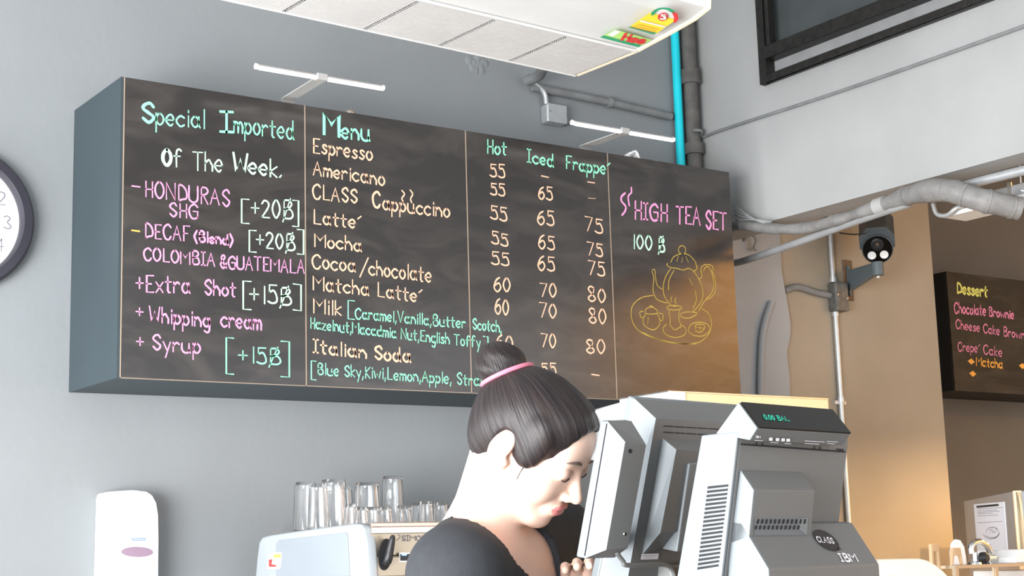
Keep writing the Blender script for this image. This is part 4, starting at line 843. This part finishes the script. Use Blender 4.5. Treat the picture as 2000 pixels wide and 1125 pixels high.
b = MB(); pg = [(1903, 985), (1962, 980), (1969, 1076), (1910, 1080)]; plate(b, pg, co_, CN, .003); nt_ = tag(b.make('notice_sheet', M['paper']), 'white printed notice fixed on the grey steel cabinet', 'notice')
b = MB(); flat(b, [(1907, 988), (1950, 984), (1950, 988), (1907, 992)], co_, CN, 1, .005)
for y, l in ((994, 50), (998, 38), (1001, 44), (1004, 30), (1008, 40), (1021, 48), (1076, 12)): line(b, [(1909, y), (1909+l, y-l*.06)], co_, CN, .8, False, 0, .005)
for s in ([(1926, 1040), (1930, 1032), (1940, 1030), (1948, 1034), (1950, 1045), (1940, 1050), (1928, 1048), (1926, 1040)], [(1932, 1045), (1934, 1034), (1942, 1040), (1946, 1030)], [(1920, 1044), (1930, 1052), (1945, 1050), (1952, 1040)], [(1938, 1028), (1938, 1052)]): line(b, s, co_, CN, .9, True, 0, .005)
b.make('notice_print', [M['ink'], M['blackink']], nt_)
p = ony(1990, 1000, -.7); t = thing('white_appliance', 'white box appliance on a brown base at the far right edge', 'appliance')
x0 = ony(1985, 1000, -.7).x; zb_, zm = ony(1988, 1072, -.7).z, ony(1988, 1060, -.7).z; zt_ = ony(1990, 1000, -.7).z
MB().box(x0, x0+.4, -.7, -.4, zm, zt_).make('appliance_body', M['white'], t, bevel=.01); MB().box(x0-.02, x0+.42, -.72, -.38, 0, zm).make('stand', M['rust'], t, bevel=.004)

# warm lamps of the right hand room (outside the frame)
pls = [(6.3, -1.5, 2.4), (5.2, -2.3, 2.45)]
for i, p in enumerate(pls):
    t = thing('pendant_lamp', 'warm pendant lamp in the right hand room', 'lamp', 'warm pendant lamps', loc=p); t['label'] = ['warm pendant lamp hung deep in the right hand room', 'warm pendant lamp hung nearer the service counter'][i]
    MB().lathe((0, 0, 0), (0, 0, 1), [(.17, -.10), (.14, 0), (.05, .10), (.02, .12), (.0, .12)], 20).make('lamp_shade', M['black'], t, smooth=True)
    MB().tube([(0, 0, .12), (0, 0, CEIL-p[2])], .004, 6).make('cord', M['black'], t)
    MB().lathe((0, 0, .035), (0, 0, 1), [(0, -.04), (.03, -.03), (.04, 0), (.03, .03), (0, .04)], 12).make('bulb', mat('warm_bulb', (1, .8, .5, 1), .5, emit=(1, .62, .28, 1), es=40), t, smooth=True)
    point('pendant_light', (p[0], p[1], p[2]-.045), 88, (1, .62, .27), .03)

# ================================================================== WOMAN (signed distance fields + surface nets)
def axis(segs):
    out = []; 
    for a, b_, s in segs: out += list(np.arange(a, b_-1e-9, s))
    out.append(segs[-1][1]); return np.array(out, np.float32)
class Field:
    def __init__(s, X, Y, Z): s.ax = (X, Y, Z); s.f = np.full((len(X), len(Y), len(Z)), .2, np.float32)
    def blk(s, lo, hi):
        sl = []
        for a, l, h in zip(s.ax, lo, hi):
            i0 = max(0, np.searchsorted(a, l)-1); i1 = min(len(a), np.searchsorted(a, h)+1); sl.append(slice(i0, max(i1, i0+1)))
        g = np.meshgrid(*[a[q] for a, q in zip(s.ax, sl)], indexing='ij'); return tuple(sl), np.stack(g, -1)
    def comb(s, sl, d, k, op):
        a = s.f[sl]
        if op == 'u':
            h = np.clip(.5+.5*(a-d)/k, 0, 1) if k > 0 else (a > d).astype(np.float32); r = a*(1-h)+d*h-k*h*(1-h)
        else:
            h = np.clip(.5-.5*(a+d)/k, 0, 1); r = a*(1-h)-d*h+k*h*(1-h)
        s.f[sl] = r
    def cap(s, a, b_, r1, r2=None, k=.02, op='u'):
        r2 = r1 if r2 is None else r2; a = np.array(a, np.float32); b_ = np.array(b_, np.float32); m = max(r1, r2)+.05
        sl, P = s.blk(np.minimum(a, b_)-m, np.maximum(a, b_)+m); ba = b_-a; t = np.clip(((P-a)@ba)/max(ba@ba, 1e-9), 0, 1)
        d = np.linalg.norm(P-a-t[..., None]*ba, axis=-1)-(r1+(r2-r1)*t); s.comb(sl, d, k, op)
    def ell(s, c, r, R=None, k=.02, op='u'):
        c = np.array(c, np.float32); r = np.array(r, np.float32); m = r.max()+.05; sl, P = s.blk(c-m, c+m); q = P-c
        if R is not None: q = q@R.T
        k0 = np.linalg.norm(q/r, axis=-1); k1 = np.linalg.norm(q/(r*r), axis=-1); d = k0*(k0-1)/np.maximum(k1, 1e-6); s.comb(sl, d.astype(np.float32), k, op)
    def mesh(s):
        f = s.f; X, Y, Z = s.ax; ins = f < 0; nx, ny, nz = f.shape
        c = np.zeros((nx-1, ny-1, nz-1), np.int8)
        for i in (0, 1):
            for j in (0, 1):
                for k in (0, 1): c += ins[i:nx-1+i, j:ny-1+j, k:nz-1+k]
        act = (c > 0) & (c < 8); idx = -np.ones(c.shape, np.int64); I = np.argwhere(act); idx[act] = np.arange(len(I))
        P = np.zeros((len(I), 3)); cnt = np.zeros(len(I)); co8 = [(i, j, k) for i in (0, 1) for j in (0, 1) for k in (0, 1)]
        def val(o): return f[I[:, 0]+o[0], I[:, 1]+o[1], I[:, 2]+o[2]]
        def pos(o): return np.stack([X[I[:, 0]+o[0]], Y[I[:, 1]+o[1]], Z[I[:, 2]+o[2]]], -1)
        for a in co8:
            for d in range(3):
                if a[d]: continue
                b_ = list(a); b_[d] = 1; va, vb = val(a), val(b_); m = (va < 0) != (vb < 0); t = np.where(m, va/np.where(m, va-vb, 1), 0)
                q = pos(a)+(pos(b_)-pos(a))*t[:, None]; P += q*m[:, None]; cnt += m
        P /= cnt[:, None]; F_ = []
        for d in range(3):
            sl0 = [slice(1, -1)]*3; sl0[d] = slice(0, -1); sl1 = list(sl0); sl1[d] = slice(1, None)
            a = ins[tuple(sl0)]; b_ = ins[tuple(sl1)]; E_ = np.argwhere(a != b_); fl = a[tuple(E_.T)]
            base = E_.copy(); o = [x for x in range(3) if x != d]; base[:, o[0]] += 1; base[:, o[1]] += 1
            def g(da, db): q = base.copy(); q[:, o[0]] -= da; q[:, o[1]] -= db; return idx[tuple(q.T)]
            Q = np.stack([g(0, 0), g(1, 0), g(1, 1), g(0, 1)], -1); flip = fl if d != 1 else ~fl
            Q[~flip] = Q[~flip][:, ::-1]; F_.append(Q)
        F_ = np.concatenate(F_); F_ = F_[(F_ >= 0).all(1)]
        return P, F_
def strand(o, c, axd_, e1_, e2_):
    me = o.data; n = len(me.vertices); co_ = np.zeros(n*3, np.float32); me.vertices.foreach_get('co', co_); q = (co_.reshape(-1, 3)-c)@Hm.T
    u = np.stack([q@e1_, q@e2_], -1); u /= np.maximum(np.linalg.norm(u, axis=-1, keepdims=True), 1e-5); v = np.concatenate([u*14, (q@axd_)[:, None]*9], -1).astype(np.float32)
    at = me.attributes.new('strand', 'FLOAT_VECTOR', 'POINT'); at.data.foreach_set('vector', v.ravel())
def npmesh(name, P, Q, m, parent=None, relax=1):
    me = bpy.data.meshes.new(name); me.from_pydata(P.tolist(), [], Q.tolist())
    bm = bmesh.new(); bm.from_mesh(me)
    for _ in range(relax): bmesh.ops.smooth_vert(bm, verts=bm.verts, factor=.4, use_axis_x=True, use_axis_y=True, use_axis_z=True)
    bmesh.ops.recalc_face_normals(bm, faces=bm.faces); bm.to_mesh(me); bm.free()
    me.polygons.foreach_set('use_smooth', [True]*len(me.polygons)); return link(name, me, m, parent)
HD = 2.4; HO = dep(1039, 862, HD); TC = -FWD; ah, ph = radians(63), radians(31)
hz = RI*sin(ah)+TC*cos(ah); HFV = (hz*cos(ph)-UP*sin(ph)).normalized(); HUV = (hz*sin(ph)+UP*cos(ph)).normalized(); HRV = HFV.cross(HUV).normalized()
if HRV.dot(TC) < 0: HRV = -HRV     # her right side, toward the lens
Hm = np.array([HRV, HFV, HUV], np.float32)   # world->head rows
HOn = np.array(HO, np.float32)
S_ = 1.0
def h(x, y, z): return HOn+Hm.T@np.array((x, y, z), np.float32)*S_
nb_ = np.array(dep(938, 1085, 2.45)); s1 = np.array(dep(892, 1128, 2.30)); s2 = np.array(dep(1082, 1058, 2.62)); mid = (s1+s2)/2
bx = s1-s2; bx[2] = 0; bx /= np.linalg.norm(bx); Z = np.array((0, 0, 1.)); by = np.cross(Z, bx)
if by@np.array(RI) < 0: by = -by
Bm = np.array([bx, by, Z], np.float32)
def bp(x, y, z): return mid+bx*x+by*y+Z*z
lhand = np.array(dep(1140, 1128, 2.44)); elbL = s2+Z*-.25+by*.03-bx*.05; elbR = s1+Z*-.27-by*.02+bx*.05; rhand = bp(.07, .33, -.22)
hipz = .86-mid[2]
# ---- body (one continuous skin surface)
hx0, hy0, hz0 = HOn
lo = np.minimum(np.minimum(s1, s2), mid-.28)-.16; hi = np.maximum(np.maximum(s1, s2), mid+.28)+.16
lo = np.minimum(lo, np.minimum(lhand, rhand)-.14); hi = np.maximum(hi, np.maximum(lhand, rhand)+.14)
def ax3(i, fine):
    a, b_ = fine; return axis([(min(lo[i], a-.02), a, .009), (a, b_, .0027), (b_, max(hi[i], b_+.02), .009)])
FX = ax3(0, (hx0-.15, hx0+.15)); FY = ax3(1, (hy0-.15, hy0+.15))
FZ = axis([(-.02, hz0-.32, .012), (hz0-.32, hz0-.16, .006), (hz0-.16, hz0+.17, .0027)])
B = Field(FX, FY, FZ)
def bodyparts(B, g=0, arms=True, legs=True, torso=True, sleeve=False):
    if torso:
        B.ell(bp(0, -.01, -.13), (.150+g, .098+g, .17+g), Bm, .05); B.ell(bp(0, -.012, -.30), (.122+g, .085+g, .14+g), Bm, .05); B.ell(bp(0, -.02, hipz), (.155+g, .11+g, .14+g), Bm, .05)
        B.ell(bp(.068, .075, -.13), (.056+g, .045+g, .055+g), Bm, .035); B.ell(bp(-.068, .075, -.13), (.056+g, .045+g, .055+g), Bm, .035)
        B.cap(s1+bx*-.01, s2+bx*.01, .052+g, k=.05); B.cap(nb_-Z*.015, s1-Z*.0, .05+g, .05+g, k=.05); B.cap(nb_-Z*.015, s2, .046+g, .05+g, k=.05)
        B.cap(nb_+Z*.028-np.array(RI)*.022, s1+Z*.012, .034+g, .042+g, k=.04)
    if arms:
        for s, e, hh in ((s1, elbR, rhand), (s2, elbL, lhand)):
            if sleeve: B.cap(s, s+(e-s)*.62, .050+g, .046+g, k=.03)
            else:
                B.cap(s, e, .045, .036, k=.03); wr = hh-(hh-e)/np.linalg.norm(hh-e)*.085; B.cap(e, wr, .037, .024, k=.02)
                d = (hh-e)/np.linalg.norm(hh-e); sd = np.cross(d, Z); sd /= np.linalg.norm(sd); n_ = np.cross(sd, d); dwn = -n_
                R_h = np.array([sd, d, n_], np.float32); B.ell(wr+d*.05, (.038, .05, .016), R_h, .015)
                mir = 1 if (bx@sd > 0) == (hh is lhand) else -1
                for i_, (o_x, L_) in enumerate(((-.028, .07), (-.0095, .08), (.0095, .075), (.028, .058))):
                    a_ = wr+d*.085+sd*o_x; b1 = a_+d*L_*.5+dwn*.004; b2 = b1+(d*.75+dwn*.66)*L_*.32; b3 = b2+(d*.45+dwn*.9)*L_*.26
                    B.cap(a_, b1, .0088, .0082, k=.004); B.cap(b1, b2, .0082, .0078, k=.002); B.cap(b2, b3, .0078, .0068, k=.002)
                a_ = wr+d*.02+sd*mir*-.03; b1 = a_+(d*.6-sd*mir*.75)*.035; b2 = b1+(d*.9-sd*mir*.25+dwn*.3)*.032; B.cap(a_, b1, .012, .010, k=.008); B.cap(b1, b2, .010, .008, k=.002)
    if legs:
        for s in (1, -1):
            hp = bp(.085*s, -.02, hipz-.04); kn = np.array((*(bp(.09*s, .0, 0)[:2]), .47)); an = np.array((*(bp(.095*s, -.03, 0)[:2]), .09))
            B.cap(hp, kn, .085+g, .052+g, k=.04); B.cap(kn, an, .052+g, .035+g, k=.02)
            if not g: B.cap(an, an-Z*.045+by*.03, .035, .03, k=.02); B.cap(an-Z*.05, an-Z*.055+by*.13, .03, .024, k=.02)
bodyparts(B)
# head
B.ell(h(0, -.008, .026), (.0725, .091, .073), Hm, .01); B.ell(h(0, .026, -.018), (.062, .066, .085), Hm, .02)
for s in (1, -1):
    B.cap(h(s*.052, -.002, -.05), h(s*.018, .060, -.090), .020, .017, k=.02)
    B.ell(h(s*.038, .060, -.036), (.024, .022, .024), Hm, .02)
    B.ell(h(s*.030, .080, .018), (.024, .012, .008), Hm, .012)
B.ell(h(0, .068, -.093), (.020, .018, .017), Hm, .016); B.ell(h(0, .062, .038), (.045, .025, .032), Hm, .02)
for s in (1, -1):
    B.ell(h(s*.031, .098, .0), (.017, .012, .011), Hm, .010, 's')
    B.ell(h(s*.031, .0765, -.001), (.0155, .014, .0125), Hm, .003)
B.cap(h(0, .085, .004), h(0, .106, -.030), .0062, .0085, k=.010); B.ell(h(0, .107, -.034), (.0095, .0095, .0085), Hm, .006)
for s in (1, -1): B.ell(h(s*.0115, .097, -.0375), (.0065, .009, .0068), Hm, .006)
for s in (1, -1): B.ell(h(s*.006, .102, -.0455), (.003, .005, .003), Hm, .002, 's')
B.ell(h(0, .082, -.062), (.026, .014, .018), Hm, .012)
B.ell(h(0, .0935, -.0575), (.0195, .0065, .0050), Hm, .004); B.ell(h(0, .0915, -.0675), (.0165, .0068, .0058), Hm, .004); B.ell(h(0, .101, -.0622), (.021, .005, .0014), Hm, .002, 's')
for s in (1, -1):
    a = .25; Re = np.array([[1, 0, 0], [0, cos(a), -sin(a)], [0, sin(a), cos(a)]], np.float32)@Hm
    B.ell(h(s*.0745, -.012, -.008), (.0085, .0175, .030), Re, .005); B.ell(h(s*.083, -.008, -.006), (.006, .010, .018), Re, .004, 's'); B.cap(h(s*.074, .004, -.028), h(s*.072, .002, -.034), .007, .006, k=.006)
B.cap(h(0, -.028, -.05), nb_, .047, .050, k=.035); B.cap(h(.0, -.028, -.03), nb_-by*.015, .047, .051, k=.03)
Pv, Qf = B.mesh()
wom = thing('person', 'woman in a black top with hair in a high bun, looking down at a terminal', 'person', loc=(0, 0, 0))
body = npmesh('body', Pv, Qf, [M['skin'], M['lips']], wom, relax=1)
# lips colour by place on the face
me = body.data; npol = len(me.polygons); cen = np.zeros(npol*3, np.float32); me.polygons.foreach_get('center', cen); cen = (cen.reshape(-1, 3)-HOn)@Hm.T
lip = (np.abs(cen[:, 0]) < .021) & (cen[:, 1] > .083) & ((((cen[:, 2]+.0622)/.0115)**2+(cen[:, 0]/.0215)**2) < 1)
me.polygons.foreach_set('material_index', lip.astype(np.int32))
HH = lambda x, y, z: Vector(h(x, y, z).tolist())
for s in (1, -1):
    pts = [HH(s*(.031+.0145*cos(a)), .0885-.004*abs(cos(a))**2-.001, -.006-.0045*sin(a)) for a in [pi*i/8 for i in range(9)]]
    pts = [HH(s*(.031+q), .0905-.32*abs(q)**1.4*2.2-.001, -.0065-.0035*(1-(q/.0155)**2)) for q in np.linspace(-.015, .0155, 9)]
    MB().tube(pts, [.0006]+[.0013]*7+[.0006], 6).make('eyelashes', M['brow'], wom, smooth='all')
    pts = [HH(s*(.030+q), .0935-(max(0, q+.004)**2)*14-.001, .020+.005*(1-((q-.004)/.02)**2)) for q in np.linspace(-.018, .021, 9)]
    MB().tube(pts, [.0012, .0022, .0026, .0026, .0025, .0022, .002, .0015, .0007], 6).make('eyebrow', M['brow'], wom, smooth='all')
# ---- hair
hr = Field(axis([(hx0-.19, hx0+.17, .003)]), axis([(hy0-.19, hy0+.17, .003)]), axis([(hz0-.15, hz0+.22, .003)]))
hr.ell(h(0, -.013, .030), (.080, .098, .079), Hm, .01); hr.ell(h(0, -.046, -.005), (.068, .058, .070), Hm, .02); hr.ell(h(0, .034, .050), (.064, .054, .047), Hm, .02)
for s in (1, -1): hr.ell(h(s*.066, .028, .020), (.014, .026, .040), Hm, .012)
hr.ell(h(0, .125, -.026), (.092, .080, .118), Hm, .006, 's'); hr.ell(h(0, .050, -.095), (.11, .055, .08), Hm, .006, 's'); hr.ell(h(0, -.01, -.145), (.12, .11, .075), Hm, .006, 's')
for s in (1, -1): hr.ell(h(s*.080, -.010, -.012), (.022, .019, .032), Hm, .004, 's')
bunc = h(0, -.106, .072)
# combed ridges running to the bun
g_ = np.meshgrid(*hr.ax, indexing='ij'); Pq = np.stack(g_, -1)-HOn; q = Pq@Hm.T; axd = np.array((0, -.106, .072)); axd = axd/np.linalg.norm(axd)
e1 = np.array((1., 0, 0)); e2 = np.cross(axd, e1); th = np.arctan2(q@e2, q@e1); hr.f += (.0005*np.sin(th*26+3*np.sin(th*5))).astype(np.float32)
Pv, Qf = hr.mesh(); hair = npmesh('hair', Pv, Qf, M['hair'], wom, relax=1); strand(hair, HOn, axd, e1, e2)
bn = Field(*[axis([(c-.08, c+.08, .003)]) for c in bunc]); 
Rb = Hm; bn.ell(bunc, (.043, .040, .036), Hm, .01); bn.cap(h(0, -.07, .056), bunc, .030, .026, k=.012)
g_ = np.meshgrid(*bn.ax, indexing='ij'); q = (np.stack(g_, -1)-bunc)@Hm.T; th = np.arctan2(q@e2, q@e1); rr = q@axd; bn.f += (.0016*np.sin(th*5+rr*160)+.0007*np.sin(th*23+rr*300)).astype(np.float32)
Pv, Qf = bn.mesh(); strand(npmesh('hair_bun', Pv, Qf, M['hair'], wom, relax=1), bunc, axd, e1, e2)
cT = Vector(h(0, -.086, .062).tolist()); aT = Vector((Hm.T@axd).tolist()); u1 = aT.orthogonal().normalized(); u2 = aT.cross(u1)
b = MB(); b.tube([cT+(u1*cos(a)+u2*sin(a))*.041 for a in [i*2*pi/32 for i in range(33)]], .004, 8); b.v = [tuple(Vector(v)+aT*.004) for v in b.v]; b.make('hair_tie', mat('pink_elastic', hexc(190, 110, 130), .6), wom, smooth='all')
# loose strands
for (x_, y_, z_), (dx_, dy_, dz_) in (((.067, .036, -.005), (.004, -.002, -.035)), ((.02, -.125, .09), (-.0, -.02, .02))):
    a = HH(x_, y_, z_); e = HH(x_+dx_, y_+dy_, z_+dz_); m_ = HH(x_+dx_*.4+.004, y_+dy_*.7, z_+dz_*.4)
    MB().tube(cr([a, m_, e], 5), [.0012]*6+[.0008]*4+[.0003], 5).make('hair_strand', M['hair'], wom, smooth='all')
# ---- shirt
st_ = Field(axis([(lo[0], hi[0], .0065)]), axis([(lo[1], hi[1], .0065)]), axis([(.78, mid[2]+.22, .0065)]))
bodyparts(st_, .011, legs=False, sleeve=True)
zc_ = np.array(st_.ax[2]); st_.f[:, :, zc_ < .80] = .05
# neck opening: scooped to the front
nfr = nb_+by*.055-Z*.0
st_.cap(nb_-Z*.012-by*.008, nb_+Z*.2-by*.04, .066, .095, k=.006, op='s'); st_.ell(nb_+by*.075-Z*.02, (.060, .068, .085), Bm, .006, 's')
st_.ell(nb_+bx*.035+by*.055+Z*.03, (.078, .078, .078), Bm, .006, 's')
Pv, Qf = st_.mesh(); npmesh('shirt', Pv, Qf, M['shirt'], wom, relax=1)
tr = Field(axis([(lo[0], hi[0], .01)]), axis([(lo[1], hi[1], .01)]), axis([(.09, .86, .01)]))
bodyparts(tr, .01, arms=False, torso=False); tr.ell(bp(0, -.02, hipz), (.163, .118, .15), Bm, .05); tr.f[:, :, np.array(tr.ax[2]) > .85] = .05; tr.f[:, :, np.array(tr.ax[2]) < .10] = .05
Pv, Qf = tr.mesh(); npmesh('trousers', Pv, Qf, M['trouser'], wom, relax=1)
for s in (1, -1):
    a = np.array((*(bp(.095*s, -.03, 0)[:2]), .0)); P_ = [a-by*.04, a+by*.17]; sf = Field(*[axis([(min(P_[0][i], P_[1][i])-.06, max(P_[0][i], P_[1][i])+.06, .006)]) for i in (0, 1)], axis([(-.02, .13, .006)]))
    sf.cap(a+Z*.045-by*.01, a+Z*.075, .043, .043, k=.02); sf.cap(a+Z*.04, a+Z*.032+by*.13, .042, .034, k=.02); sf.f[:, :, np.array(sf.ax[2]) < .004] = .03
    Pv, Qf = sf.mesh(); npmesh('shoe', Pv, Qf, M['black'], wom)
